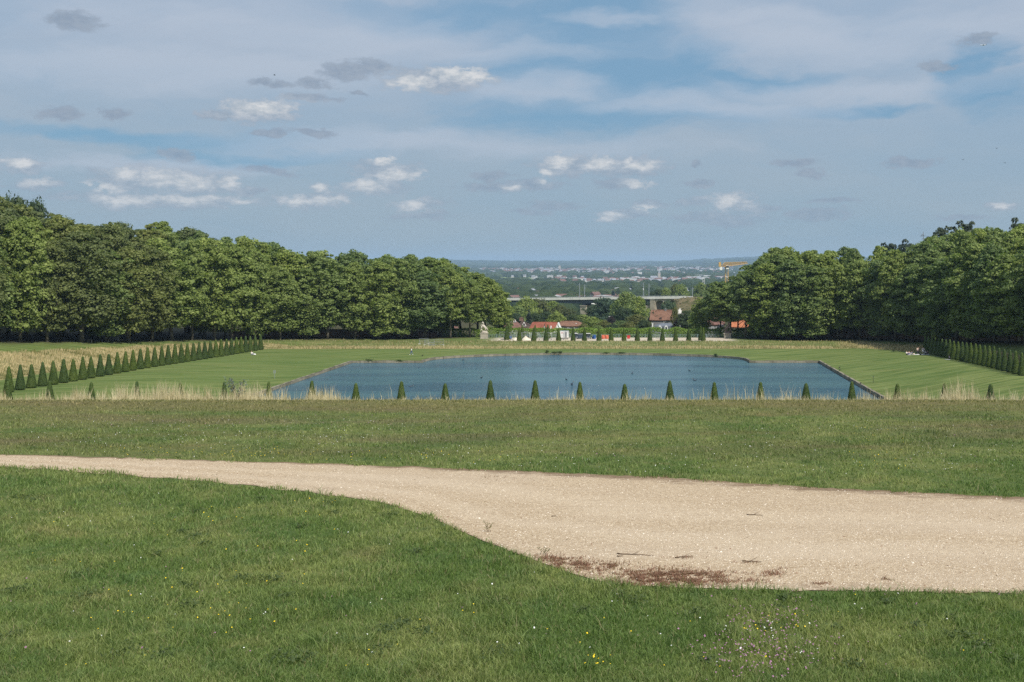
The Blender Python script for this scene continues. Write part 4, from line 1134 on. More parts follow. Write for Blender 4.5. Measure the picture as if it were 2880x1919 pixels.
for px in (1856, 1873.5):
    x = h.x(px); w = 1.15; z0_ = h.z(929.5); z1_ = h.z(921)
    arc = lambda k, r_: [(x+r_*math.cos(a), z1_+r_*math.sin(a)) for a in [i*math.pi/6 for i in range(7)]]
    d_ = MB().prism([(x-w/2, z0_), (x+w/2, z0_)]+arc(0, w/2), -.75, 1.4).build('dormer', M_whitewall, h.e)
    MB().prism([(x-w*.27, z0_+.15), (x+w*.27, z0_+.15)]+arc(0, w*.27), -.80, -.76).build('pane', M_glass, d_)
for px, a_, b_, ww in ((1898.5, 934, 911, .9), (1835.5, 925, 911.5, .42)):
    x = h.x(px); MB().box(x-ww/2, x+ww/2, 2, 3.2, h.z(a_)-1.5, h.z(b_)).box(x-ww/2-.08, x+ww/2+.08, 1.9, 3.3, h.z(b_), h.z(b_)+.15).build('chimney', M_whitewall, h.e)
m = MB().prism([(h.x(1896)-.0, h.z(937)), (h.x(1906), h.z(937)), (h.x(1899.5), h.z(913))], .6, 1.0); m.build('side_gable', M_whitewall, h.e)
MB().box(h.x(1840), h.x(1853), -.9, 1, h.z(921), h.z(915.5)).build('roof_annex', M_zinc, rf)
e = MB().box(-.22, .22, -.22, .22, -6, 0).box(-.3, .3, -.3, .3, 0, .15).tube([(0, 0, .15), (0, 0, .5)], .12, 8).build('chimney_stack', M_whitewall, None, (P(1912.5, 398), 398, EYE-HH(917, 398)))
tag(e, 'slim white chimney stack standing alone right of the mansard house', 'chimney')
# white mansard, edge of right wood
h = House(1953, 1978, 392, 8, 'small white mansard house half hidden by the right wood')
zt = h.z(903); ze = h.z(915); w2 = h.w/2
gwall(-w2, w2, 0, h.d, 0, ze-.05, ze, False, False).build('wall', M_whitewall, h.e)
m = MB(); A = [(-w2-.15, -.15, ze), (w2+.15, -.15, ze), (w2+.15, h.d+.15, ze), (-w2-.15, h.d+.15, ze)]; B = [(-w2+.45, .45, zt), (w2-.45, .45, zt), (w2-.45, h.d-.45, zt), (-w2+.45, h.d-.45, zt)]
m.add(A+B, [(0, 1, 5, 4), (1, 2, 6, 5), (2, 3, 7, 6), (3, 0, 4, 7), (3, 2, 1, 0)], 0); m.add(B+[(0, h.d/2, zt+.5)], [(0, 1, 4), (1, 2, 4), (2, 3, 4), (3, 0, 4)], 1); rf = m.build('roof', [M_slate, M_zinc], h.e)
for px in (1960, 1968):
    x = h.x(px); d_ = MB().box(x-.35, x+.35, -.35, .9, ze+.2, zt-.1).build('dormer', M_whitewall, h.e); MB().box(x-.2, x+.2, -.38, -.352, ze+.35, zt-.25).build('pane', M_glass, d_)
window(h.e, h.x(1961), 0, ze-1.6, .8, 1.1); window(h.e, h.x(1970), 0, ze-1.6, .8, 1.1); h.roof = rf; h.chimney(1.1, 4, zt, 1.0, .5, M_whitewall)
h = House(1984, 2036, 385, 9, 'grey walled house with a dark reddish roof behind the right wood end'); h.body(913, 893, M_greywall, M_tdull, 1, 0)
for px in (1992, 2004, 2018, 2030): window(h.e, h.x(px), 0, h.ze-2.0, .9, 1.2)
MB().box(h.x(2021), h.x(2034), -1.6, 1.2, h.z(925), h.z(913)).build('porch', M_slate, h.e)
h = House(2056, 2114, 372, 9, 'bright orange tiled house showing between the trunks of the right wood'); h.body(920, 899.5, M_render, M_torange, 1.2, .0)
for px in (2066, 2082, 2098): window(h.e, h.x(px), 0, h.ze-1.9, .9, 1.2)
h.chimney(h.x(2070), 4.5, h.zr-.3, .9)
h = House(1896, 1921, 455, 7, 'cream barn-like house with a pale sloping roof above the dark tree'); h.body(884, 868, M_render, M_render, 3.0, 1.5)
window(h.e, h.x(1905), 0, h.ze-1.6, .8, 1)
e = MB().box(-.25, .25, -.25, .25, -5, 0).box(-.32, .32, -.32, .32, 0, .12).build('chimney_stack', M_whitewall, None, (P(1714, 452), 452, EYE-HH(891, 452)))
tag(e, 'small white chimney stack showing among the trees in the middle', 'chimney')

# ================================================================ viaduct
A0 = Vector((P(1330, 716), 716)); A1 = Vector((P(1928, 642), 642)); D = (A1-A0).normalized(); LV = (A1-A0).length
ang = math.atan2(D.y, D.x)
def vz(py, s): Y = A0.y+D.y*s; return EYE-HH(py, Y)
vd = empty('viaduct', (A0.x, A0.y, 0), ang); tag(vd, 'railway viaduct with a pale parapet, dark girder and stone piers beyond the village', 'viaduct')
zA = EYE-HH(843, 700+14)+.1; 
def deckz(s):      # top of parapet band
    a = EYE-HH(841.2, A0.y+D.y*0+0); b = EYE-HH(834.6, 642)
    return a+(b-a)*s/LV
def slab(name, s0, s1, y0, y1, dt, db, m, n=24, par=vd):
    b = MB(); vs = []; fs = []
    for i in range(n+1):
        s = s0+(s1-s0)*i/n; t = deckz(s)+(dt(s) if callable(dt) else dt); u = deckz(s)+(db(s) if callable(db) else db)
        vs += [(s, y0, t), (s, y1, t), (s, y1, u), (s, y0, u)]
    for i in range(n):
        o = i*4
        for k in range(4): fs.append((o+k, o+4+k, o+4+(k+1) % 4, o+(k+1) % 4))
    fs += [(0, 1, 2, 3), (n*4+3, n*4+2, n*4+1, n*4)]
    b.add(vs, fs); return b.build(name, m, par)
slab('parapet', 0, LV, -.5, .0, .1, -1.2, M_conc); slab('far_parapet', 0, LV, 9.3, 9.8, 0, -.95, M_conc); slab('deck', 0, LV, .001, 9.3, -.35, -.95, M_greywall)
# pier positions in s
def s_of(px):
    # ray from camera at bearing meets the near face line
    k = (px-CX)/F; return (k*A0.y-A0.x)/(D.x-k*D.y)
sP = s_of(1632); sQ = s_of(1835)
def hau(s): 
    d1 = abs(s-sP-2); d2 = abs(s-(sQ))
    return -.96-1.55-1.15*max(0, 1-(d1/30)**1.2 if d1 < 30 else 0)-.3*max(0, 1-d2/26)
slab('girder', 0, sQ-1.0, .8, 8.4, -.96, hau, M_girder, 60)
b = MB(); n = int(LV/1.5)
for i in range(n+1):
    s = i*LV/n; z = deckz(s); b.box(s-.04, s+.04, -.28, -.2, z, z+.95)
for dz in (.3, .62, .92):
    b.tube([(0, -.24, deckz(0)+dz), (LV, -.24, deckz(LV)+dz)], .045, 4)
b.build('railing', M_steel, vd)
# lone pier with cap and bearing
zt = deckz(sP)+hau(sP)
b = MB().box(sP-.2, sP+4.0, .3, 8.9, zt-24, zt-1.55, 0); b.box(sP-.5, sP+4.3, 0, 9.2, zt-1.55, zt-1.1, 0)
b.build('pier', M_pier, vd)
MB().box(sP+.6, sP+3.2, 1.2, 3.0, zt-1.1, zt+.15).box(sP+.6, sP+3.2, 6.0, 8.0, zt-1.1, zt+.15).build('bearings', M_girder, vd)
# stone abutment with two arches
b = MB(); zt = deckz(sQ)-.96; zlow = zt-22
aL, aR = s_of(1843.5), s_of(1868.5); bL, bR = s_of(1881), s_of(1903); sE = LV-.5
def arch(l, r, spring):
    c = (l+r)/2; rad = (r-l)/2; return [(c+rad*math.cos(a), spring+rad*.82*math.sin(a)) for a in [math.pi*k/12 for k in range(12, -1, -1)]]
sp1 = deckz(aL)-.95-1.0-(aR-aL)/2*.82; sp2 = deckz(bL)-.95-1.0-(bR-bL)/2*.82
poly = [(sQ-1.2, zlow), (sQ-1.2, zt)]+[(sE, deckz(sE)-.96)]+[(sE, zlow), (bR, zlow)]+arch(bL, bR, sp2)[::-1]+[(bL, zlow), (aR, zlow)]+arch(aL, aR, sp1)[::-1]+[(aL, zlow)]
# triangulate the concave face by strips instead: columns between break points
xs = sorted(set([sQ-1.2, sE]+[p[0] for p in arch(aL, aR, sp1)]+[p[0] for p in arch(bL, bR, sp2)]))
def under(x):
    for l, r, sp in ((aL, aR, sp1), (bL, bR, sp2)):
        if l-1e-6 <= x <= r+1e-6:
            q = 1-((x-(l+r)/2)/((r-l)/2))**2; return sp+(r-l)/2*.82*math.sqrt(max(0, q))
    return zlow
for i in range(len(xs)-1):
    x0_, x1_ = xs[i], xs[i+1]; mid = (x0_+x1_)/2
    if under(mid) == zlow: u0 = u1 = zlow
    else: u0, u1 = under(x0_), under(x1_)
    t0 = deckz(x0_)-.96; t1 = deckz(x1_)-.96
    vs = [(x0_, .2, u0), (x1_, .2, u1), (x1_, .2, t1), (x0_, .2, t0), (x0_, 9, u0), (x1_, 9, u1), (x1_, 9, t1), (x0_, 9, t0)]
    b.add(vs, [(0, 1, 2, 3), (7, 6, 5, 4), (0, 4, 5, 1), (3, 2, 6, 7), (0, 3, 7, 4), (1, 5, 6, 2)])
ab = b.build('abutment', M_pier, vd)
b = MB()
for l, r, sp in ((aL, aR, sp1), (bL, bR, sp2)):
    b.tube([(x, .12, z) for x, z in arch(l-.25, r+.25, sp)], .32, 6)
b.box(sQ-1.5, sQ+1.6, -.25, .19, zlow, zt-.05); b.box(sQ-1.7, sQ+1.8, -.35, .19, zt-1.0, zt-.5); b.box(sQ+1.61, aL+.1, -.05, .19, zt-6.5, zt-6.0)
b.box(sQ-5.4, sQ-1.21, .6, 8, zlow, zt-4.2)
b.build('pilaster', M_pier, ab)
# overhead line masts, each a thing
for px, top, bot, off, lab in ((1630, 799, 836, 8, 'grey overhead line mast on the viaduct, leftmost'), (1644, 802, 836, 2, 'grey overhead line mast on the viaduct, second from left'), (1810, 797, 834, 8, 'pale overhead line mast on the viaduct with a small white box, third from left'), (1825, 799, 834, 2, 'grey overhead line mast on the viaduct, fourth from left')):
    s = s_of(px); X = A0.x+D.x*s-D.y*off; Y = A0.y+D.y*s+D.x*off; X = P(px, Y); zb = deckz(s)-.35; H = HH(bot, Y)-HH(top, Y)+1.0
    e = empty('line_mast', (X, Y, zb), ang); tag(e, lab, 'mast', 'overhead line masts on the viaduct')
    MB().box(-.16, .16, -.16, .16, -.2, H).build('post', M_steel, e)
    sg = 1 if off < 5 else -1
    b = MB(); b.tube([(0, 0, H*.92), (0, sg*2.6, H*.86)], .06, 5).tube([(0, 0, H*.7), (0, sg*2.6, H*.80)], .06, 5); b.build('bracket', M_steel, e)
    if px == 1810: MB().box(-.22, .22, -.4, -.17, H*.48, H*.6).build('box', M_whitewall, e)
for px, Y, top, bot, lab in ((1948, 820, 809, 838, 'grey mast on the embankment right of the viaduct'), (1979, 980, 781, 800, 'slim white twin-legged pylon above the right wood end')):
    X = P(px, Y); zb = EYE-HH(bot, Y)-2; H = EYE-HH(top, Y)-zb
    e = empty('line_mast', (X, Y, zb)); tag(e, lab, 'mast')
    if px == 1948: MB().box(-.2, .2, -.2, .2, -8, H).build('post', M_steel, e); MB().tube([(-1.6, 0, H*.9), (1.6, 0, H*.9)], .1, 5).build('crossarm', M_steel, e)
    else:
        b = MB(); b.tube([(-.7, 0, -20), (-.7, 0, H-1.2), (0, 0, H)], .17, 5).tube([(.7, 0, -20), (.7, 0, H-1.2), (0, 0, H)], .17, 5).tube([(-.7, 0, H*.6), (.7, 0, H*.6)], .14, 5); b.build('frame', M_whitewall, e)
# grassy embankment carrying the line away to the right
def embankment():
    V = []; n = 26; m_ = 22; F_ = []
    for i in range(n):
        s = LV-16+i*3.4
        top = deckz(min(s, LV))-.7
        for j in range(m_):
            q = j/(m_-1)*46-23       # across
            a = abs(q)-5.5
            z = top-max(0, a)*.85-max(0, (LV-5-s))*(1.35 if s < LV-5 else 0)
            z += (vnoise(np.array([s*.2]), np.array([q*.2]), 4)[0]-.5)*.9*(a > 0)
            x = A0.x+D.x*s-D.y*(q+4.6); y = A0.y+D.y*s+D.x*(q+4.6); V.append((x, y, z))
    for i in range(n-1):
        for j in range(m_-1):
            a = i*m_+j; F_.append((a, a+1, a+m_+1, a+m_))
    m, t = mat('embankment_turf'); pos = t.new('ShaderNodeNewGeometry').outputs['Position']
    c = t.mix(t.mr(t.noise(pos, .25, 5, .7), .35, .65), (.075, .080, .030), (.21, .165, .095)); finish(t, pbsdf(t, c, .95, .1, 0, t.noise(pos, 1.5, 4, .7), .8, .4))
    V = np.array(V); me = fast_mesh('embankment', V, np.array(F_)[:, ::-1], [m], smooth=True)
    tag(link('railway_embankment', me), 'brownish scrubby embankment at the right end of the viaduct', 'embankment', kind='structure')
    g = np.random.default_rng(8); k = g.integers(0, len(V), 3200); C = V[k]+g.normal(0, 1.2, (3200, 3))*[1, 1, .25]
    V2, F2 = cards(C, np.tile([0, -.4, 1.], (3200, 1)), g.uniform(.3, .8, 3200), g)
    tag(link('embankment_scrub', fast_mesh('s', V2, F2, [M_embank])), 'dry scrub covering the railway embankment', 'scrub', kind='stuff')
embankment()
# pale building beyond the pier
h = House(1660, 1682, 800, 14, 'pale concrete building seen under the viaduct right of the lone pier', 'building'); h.body(856, 853, M_conc, M_conc, 1, 1)
for k in range(4): window(h.e, -2.2+k*1.5, 0, h.ze-2.0, 1.0, 1.2, M_greywall)

# ================================================================ tower crane
def crane():
    Y = 600; X = P(2044, Y); z0 = gzf(X, Y); zt = EYE-HH(756, Y); e = empty('tower_crane', (X, Y, z0)); tag(e, 'yellow tower crane with a lattice jib above the right wood', 'crane')
    H = zt-z0; b = MB(); w = .8
    for sx in (-w, w):
        for sy in (-w, w): b.box(sx-.11, sx+.11, sy-.11, sy+.11, 0, H)
    k = 0; z = 0
    while z < H-1.8:
        for sgn in (-1, 1):
            b.tube([(-w, sgn*w, z), (w, sgn*w, z+1.8)], .07, 4).tube([(sgn*w, -w, z), (sgn*w, w, z+1.8)], .07, 4).tube([(-w, sgn*w, z+1.8), (w, sgn*w, z+1.8)], .06, 4)
        z += 1.8
    b.build('mast', M_crane, e)
    top = Vector((0, 0, H)); MB().box(-1.1, 1.1, -1.1, 1.1, H, H+.9).box(-.7, .7, -.7, .7, H+.9, H+1.7).build('turntable', M_crane, e)
    cab = MB().box(-.6, 1.0, -2.6, -1.2, H-.2, H+1.7).build('cab', M_cranew, e); MB().box(-.55, .95, -2.63, -2.605, H+.5, H+1.5).build('window', M_glass, cab)
    Yt = 640; tip = Vector((P(2101, Yt)-X, Yt-Y, EYE-HH(742, Yt)-z0)); base = Vector((P(2034, 598)-X, -2, H+1.1))
    d = (tip-base); L = d.length; d.normalize(); side = Vector((-d.y, d.x, 0)).normalized(); up = side.cross(d)*-1
    if up.z < 0: up = -up
    b = MB(); n = 26
    def hgt(t): return 2.3*(1-.55*t) if t > .06 else 1.4+.9*t/.06
    for i in range(n):
        t0, t1 = i/n, (i+1)/n
        p0 = base+d*L*t0; p1 = base+d*L*t1; q0 = p0+up*hgt(t0); q1 = p1+up*hgt(t1)
        for sg in (-.65, .65):
            b.tube([p0+side*sg, p1+side*sg], .10, 4); b.tube([p0+side*sg, q0], .075, 4); b.tube([q0, p1+side*sg], .06, 4)
        b.tube([q0, q1], .11, 4); b.tube([p0-side*.65, p0+side*.65], .06, 4)
    b.build('jib', M_crane, e)
    b = MB(); c0 = Vector((0, 0, H+1.1)); dirb = Vector((-d.x, -d.y, 0)).normalized()
    cb = Vector((P(2025, 594)-X, -6, H+1.3))
    for sg in (-.5, .5): b.tube([c0+side*sg, cb+side*sg], .13, 4); b.tube([c0+side*sg+Vector((0, 0, .8)), cb+side*sg+Vector((0, 0, .8))], .08, 4)
    for i in range(6): p = c0.lerp(cb, i/5); b.tube([p+side*.5, p-side*.5+Vector((0, 0, .8))], .07, 4)
    b.build('counter_jib', M_crane, e)
    MB().box(cb.x-.7, cb.x+.5, cb.y-.8, cb.y+.8, cb.z-.2, cb.z+2.3).build('ballast', M_crane, e)
    MB().box(cb.x-.2, cb.x+1.2, cb.y-.6, cb.y+.6, cb.z-2.0, cb.z-.3).build('winch_box', M_cranew, e)
crane()

# ================================================================ terrace furniture and building site
def terr(px, Y): return gzf(P(px, Y), Y)
# ornamental railing
def railing():
    Y = 326.5; x0 = P(1372, Y); x1 = P(2036, Y); z = EYE-HH(954.5, Y); L = x1-x0; Ht = 1.5
    e = empty('terrace_railing', (x0, Y, z)); tag(e, 'grey-green ornamental iron railing along the far terrace', 'railing')
    b = MB(); b.box(0, L, -.05, .05, Ht-.08, Ht).box(0, L, -.04, .04, .15, .22).box(0, L, -.03, .03, Ht-.38, Ht-.33); b.build('rails', M_railp, e)
    b = MB(); n = int(L/2.6)
    for i in range(n+1): x = i*L/n; b.box(x-.07, x+.07, -.07, .07, -.8, Ht+.06)
    b.build('posts', M_railp, e)
    b = MB(); k = int(L/.85)
    for i in range(k):
        x = (i+.5)*L/k; w = .36
        for s_ in (-1, 1): b.tube([(x-w*s_, 0, .2), (x, 0, Ht*.46), (x+w*s_, 0, Ht-.36)], .028, 4)
        b.tube([(x+.21*math.cos(a), 0, Ht*.46+.21*math.sin(a)) for a in [j*math.pi/4 for j in range(9)]], .026, 4, cap=False)
    b.build('scrollwork', M_railp, e)
railing()
# stone kerb under the railing
b = MB().box(P(1372, 327), P(2036, 327), -.35, .35, -.8, .42); o = b.build('railing_plinth', M_pier, None, (0, 326.5, EYE-HH(954.5, 326.5)-.3)); tag(o, 'low pale stone plinth under the terrace railing', 'plinth')
# mesh site fence panels in front
def panel(px0, px1, Y, H, lab, name='fence_panel', zoff=0, wires=7, m=M_steel):
    x0 = P(px0, Y); x1 = P(px1, Y); z = terr((px0+px1)/2, Y)+zoff; W = x1-x0
    e = empty(name, ((x0+x1)/2, Y, z)); tag(e, lab, 'fence panel', 'wire panels of the building site')
    w = W/2-.03; b = MB(); r_ = .035
    b.tube([(-w, 0, .05), (-w, 0, H)], r_, 5).tube([(w, 0, .05), (w, 0, H)], r_, 5).tube([(-w, 0, H), (w, 0, H)], r_, 5).tube([(-w, 0, .15), (w, 0, .15)], r_, 5).tube([(-w, 0, H*.55), (w, 0, H*.55)], r_*.7, 5); b.build('frame', m, e)
    b = MB(); n = max(4, int(W/.22))
    for i in range(1, n): x = -w+2*w*i/n; b.box(x-.006, x+.006, -.006, .006, .15, H)
    for i in range(1, wires): zz = .15+(H-.15)*i/wires; b.box(-w, w, -.005, .005, zz-.005, zz+.005)
    b.build('mesh', m, e)
    MB().box(-w-.3, -w+.3, -.12, .12, -.05, .10).box(w-.3, w+.3, -.12, .12, -.05, .10).build('feet', M_conc, e)
edges = [1405,1421,1436,1452,1468,1484,1500,1517,1534,1551,1568,1585,1602]
for i in range(len(edges)-1):
    panel(edges[i], edges[i+1]-.4, 318, 2.0 if i > 0 else 2.2, '%s grey wire site fence panel from the left on the sandy terrace' % ordn(i))
edges = [1842,1858,1874]
for i in range(2): panel(edges[i], edges[i+1]-.4, 321, 1.9, ['left','right'][i]+' wire panel of the short site fence right of the middle of the terrace')
# metal frames by the left wood
for (a_, b_, Y, H, lab) in ((1179, 1205, 297, 1.5, 'grey metal barrier frame by the left wood, left one'), (1194, 1221, 294, 1.4, 'grey metal barrier frame by the left wood, middle one'), (1221, 1248, 294, 1.55, 'grey metal barrier frame by the left wood, right one'), (1206, 1221, 292, .9, 'small low metal barrier in front of the larger frames')):
    panel(a_, b_, Y, H, lab, 'metal_barrier', 0, 3)
# site cabin
Y = 323
def at(px): return P(px, Y)
z = EYE-HH(951, Y)
e = empty('site_cabin', ((at(1576)+at(1599))/2, Y, z)); tag(e, 'white metal site cabin on the sandy terrace', 'cabin'); w = (at(1599)-at(1576))/2
MB().box(-w, w, -1.0, 1.0, .15, 2.05).build('body', M_whitewall, e); MB().box(-w-.03, w+.03, -1.03, 1.03, 2.05, 2.13).build('roof', M_steel, e)
b = MB()
for k in range(9): x = -w+.12+k*(2*w-.24)/8; b.box(x-.03, x+.03, -1.035, -1.001, .2, 2.0)
b.build('ribs', M_whitewall, e); d_ = MB().box(.15, .75, -1.06, -1.037, .2, 1.9).build('door', M_greywall, e); MB().box(.66, .70, -1.09, -1.061, 1.0, 1.15).build('handle', M_rubber, d_)
MB().box(-.9, -.2, -1.045, -1.037, 1.5, 1.68).build('sign', M_redp, e); MB().box(-w+.1, -w+.4, -.9, .9, 0, .15).box(w-.4, w-.1, -.9, .9, 0, .15).build('skids', M_rubber, e)
# skip
Y = 321; z = EYE-HH(952.5, Y); x0, x1 = at(1621), at(1640)
e = empty('skip', ((x0+x1)/2, Y, z)); tag(e, 'dark blue-grey open skip between two yew cones', 'skip'); w = (x1-x0)/2; b = MB()
P4 = [(-w*.82, .1), (w*.82, .1), (w, 1.35), (-w, 1.35)]
b.prism(P4, -.85, -.78).prism(P4, .78, .85).prism([(-w*.82, .1), (w*.82, .1), (w*.82, .18), (-w*.82, .18)], -.78, .78)
b.prism([(-w, 1.35), (-w*.82, .1), (-w*.82+.07, .1), (-w+.07, 1.35)], -.78, .78).prism([(w, 1.35), (w*.82, .1), (w*.82-.07, .1), (w-.07, 1.35)][::-1], -.78, .78)
b.build('body', M_skip, e); MB().box(-w-.05, w+.05, -.92, -.86, 1.28, 1.4).box(-w-.05, w+.05, .86, .92, 1.28, 1.4).build('rim', M_steel, e)
b = MB(); [b.box(x-.04, x+.04, -.9, -.851, .2, 1.27) for x in (-.7, -.25, .25, .7)]; b.build('ribs', M_skip, e)
# small site truck
def truck(px, lab, s=1, gr='utility carts on the terrace'):
    X = at(px); e = empty('utility_cart', (X, Y, EYE-HH(953, Y)), R(8)); tag(e, lab, 'cart', gr)
    MB().box(-.62, .62, -1.2, 1.2, .3, .72).build('chassis', M_skip, e); MB().box(-.6, .6, -.3, 1.15, .73, .95).build('bed', M_steel, e)
    b = MB(); [b.tube([(sx*.55, sy, .7), (sx*.5, sy*.9, 1.55)], .035, 5) for sx in (-1, 1) for sy in (-1.05, -.3)]; b.build('cab_frame', M_rubber, e)
    MB().box(-.62, .62, -1.2, -.15, 1.55, 1.64).build('roof', M_whitewall, e); MB().box(-.52, .52, -1.1, -1.07, .8, 1.5).build('windscreen', M_glass, e)
    MB().box(-.5, .5, -.75, -.35, .73, .95).box(-.5, .5, -.38, -.3, .95, 1.35).build('seat', M_rubber, e)
    for sx in (-1, 1):
        for sy in (-.8, .8):
            MB().tube([(sx*.64-.08, sy, .27), (sx*.64+.08, sy, .27)], .27, 12).build('wheel', M_rubber, e)
        MB().box(sx*.42-.08, sx*.42+.08, -1.23, -1.201, .5, .62).build('headlight', M_whitewall, e)
truck(1654, 'small dark utility cart with a white roof beside the skip'); truck(1618, 'mostly hidden utility cart between a yew and the skip')
# blue pump / barrel
def barrel(px, Yb, r_, h_, m, lab, name='barrel'):
    X = P(px, Yb); e = empty(name, (X, Yb, EYE-HH(953.5, Yb))); tag(e, lab, name)
    b = MB(); b.tube([(0, 0, 0), (0, 0, h_*.1), (0, 0, h_*.5), (0, 0, h_*.9), (0, 0, h_)], [r_*.92, r_, r_*1.05, r_, r_*.9], 16); b.build('body', m, e, smooth=False)
    b = MB(); [b.tube([(0, 0, h_*q), (0, 0, h_*q+.05)], r_*1.08, 16) for q in (.3, .65)]; b.build('hoops', m, e); MB().tube([(r_*.4, 0, h_), (r_*.4, 0, h_+.06)], .06, 8).build('cap', M_rubber, e)
barrel(1672, 321, .38, 1.15, M_bluep, 'blue barrel on the terrace left of the fifth yew gap'.replace('fifth yew gap', 'red-orange bags')); barrel(1435, 319, .42, .8, M_bluep, 'blue barrel at the foot of the leftmost terrace yews')
barrel(1667, 322, .26, .7, M_bluep, 'small blue drum beside the taller blue barrel')
def bigbag(px, lab):
    X = P(px, 321); e = empty('bulk_bag', (X, 321, EYE-HH(953.5, 321))); tag(e, lab, 'bag', 'orange bulk bags on the terrace'); rr = random.Random(int(px)); V = []; 
    b = MB(); n = 12
    prof_ = [(0, .42), (.15, .50), (.5, .53), (.85, .50), (1.0, .44), (1.08, .28), (1.1, 0.02)]
    vs = []; 
    for z_, r_ in prof_:
        for j in range(n):
            a = 2*math.pi*j/n; q = (abs(math.cos(a))**4+abs(math.sin(a))**4)**-.25; vs.append((r_*q*math.cos(a)*rr.uniform(.95, 1.05), r_*q*math.sin(a)*rr.uniform(.95, 1.05), z_))
    fs = [(i*n+j, i*n+(j+1) % n, (i+1)*n+(j+1) % n, (i+1)*n+j) for i in range(len(prof_)-1) for j in range(n)]
    b.add(vs, fs); b.build('sack', M_orange, e, smooth=True)
    b = MB(); [b.tube([(sx*.42, sy*.42, .95), (sx*.3, sy*.3, 1.28), (sx*.42, sy*.18, .98)], .03, 5) for sx in (-1, 1) for sy in (-1, 1)]; b.build('loops', M_orange, e)
bigbag(1696.5, 'left one of two red-orange bulk bags on the terrace'); bigbag(1707, 'right one of two red-orange bulk bags on the terrace')
X = P(1768, 321); e = empty('red_bin', (X, 321, EYE-HH(953, 321))); tag(e, 'small red lidded bin in front of the terrace railing', 'bin')
MB().prism([(-.38, .08), (.38, .08), (.46, .85), (-.46, .85)], -.38, .38).build('body', M_redp, e); MB().prism([(-.5, .86), (.5, .86), (.46, .96), (-.46, .96)], -.42, .42).build('lid', M_redp, e); b = MB(); [b.tube([(sx*.36-.03, .3, .1), (sx*.36+.03, .3, .1)], .1, 10) for sx in (-1, 1)]; b.build('wheels', M_rubber, e)
# sand heaps
def heap(px, Yh, w, h_, lab, seedn):
    X = P(px, Yh); n = 22; V = []; F_ = []
    for i in range(n):
        for j in range(n):
            u = i/(n-1)*2-1; v = j/(n-1)*2-1; r_ = math.hypot(u, v); q = max(0, 1-r_)**.9
            q *= 1+.5*(vnoise(np.array([u*2.5]), np.array([v*2.5]), seedn)[0]-.5)
            V.append((u*w/2, v*1.5, q*h_-.03))
    F_ = [(i*n+j, (i+1)*n+j, (i+1)*n+j+1, i*n+j+1) for i in range(n-1) for j in range(n-1)]
    o = link('sand_heap', fast_mesh('sand_heap', np.array(V), np.array(F_), [M_sandp], smooth=True), None, (X, Yh, EYE-HH(957, Yh))); tag(o, lab, 'sand heap', 'pale sand heaps on the terrace')
heap(1449, 314, 2.0, 1.0, 'pale sand heap left of the first cone of the far row', 3); heap(1479, 314, 2.6, 1.25, 'larger pale sand heap right of the first cone of the far row', 5); heap(1488, 315.5, 1.4, .6, 'small end of the pale sand heaps, nearest the second far yew', 6)
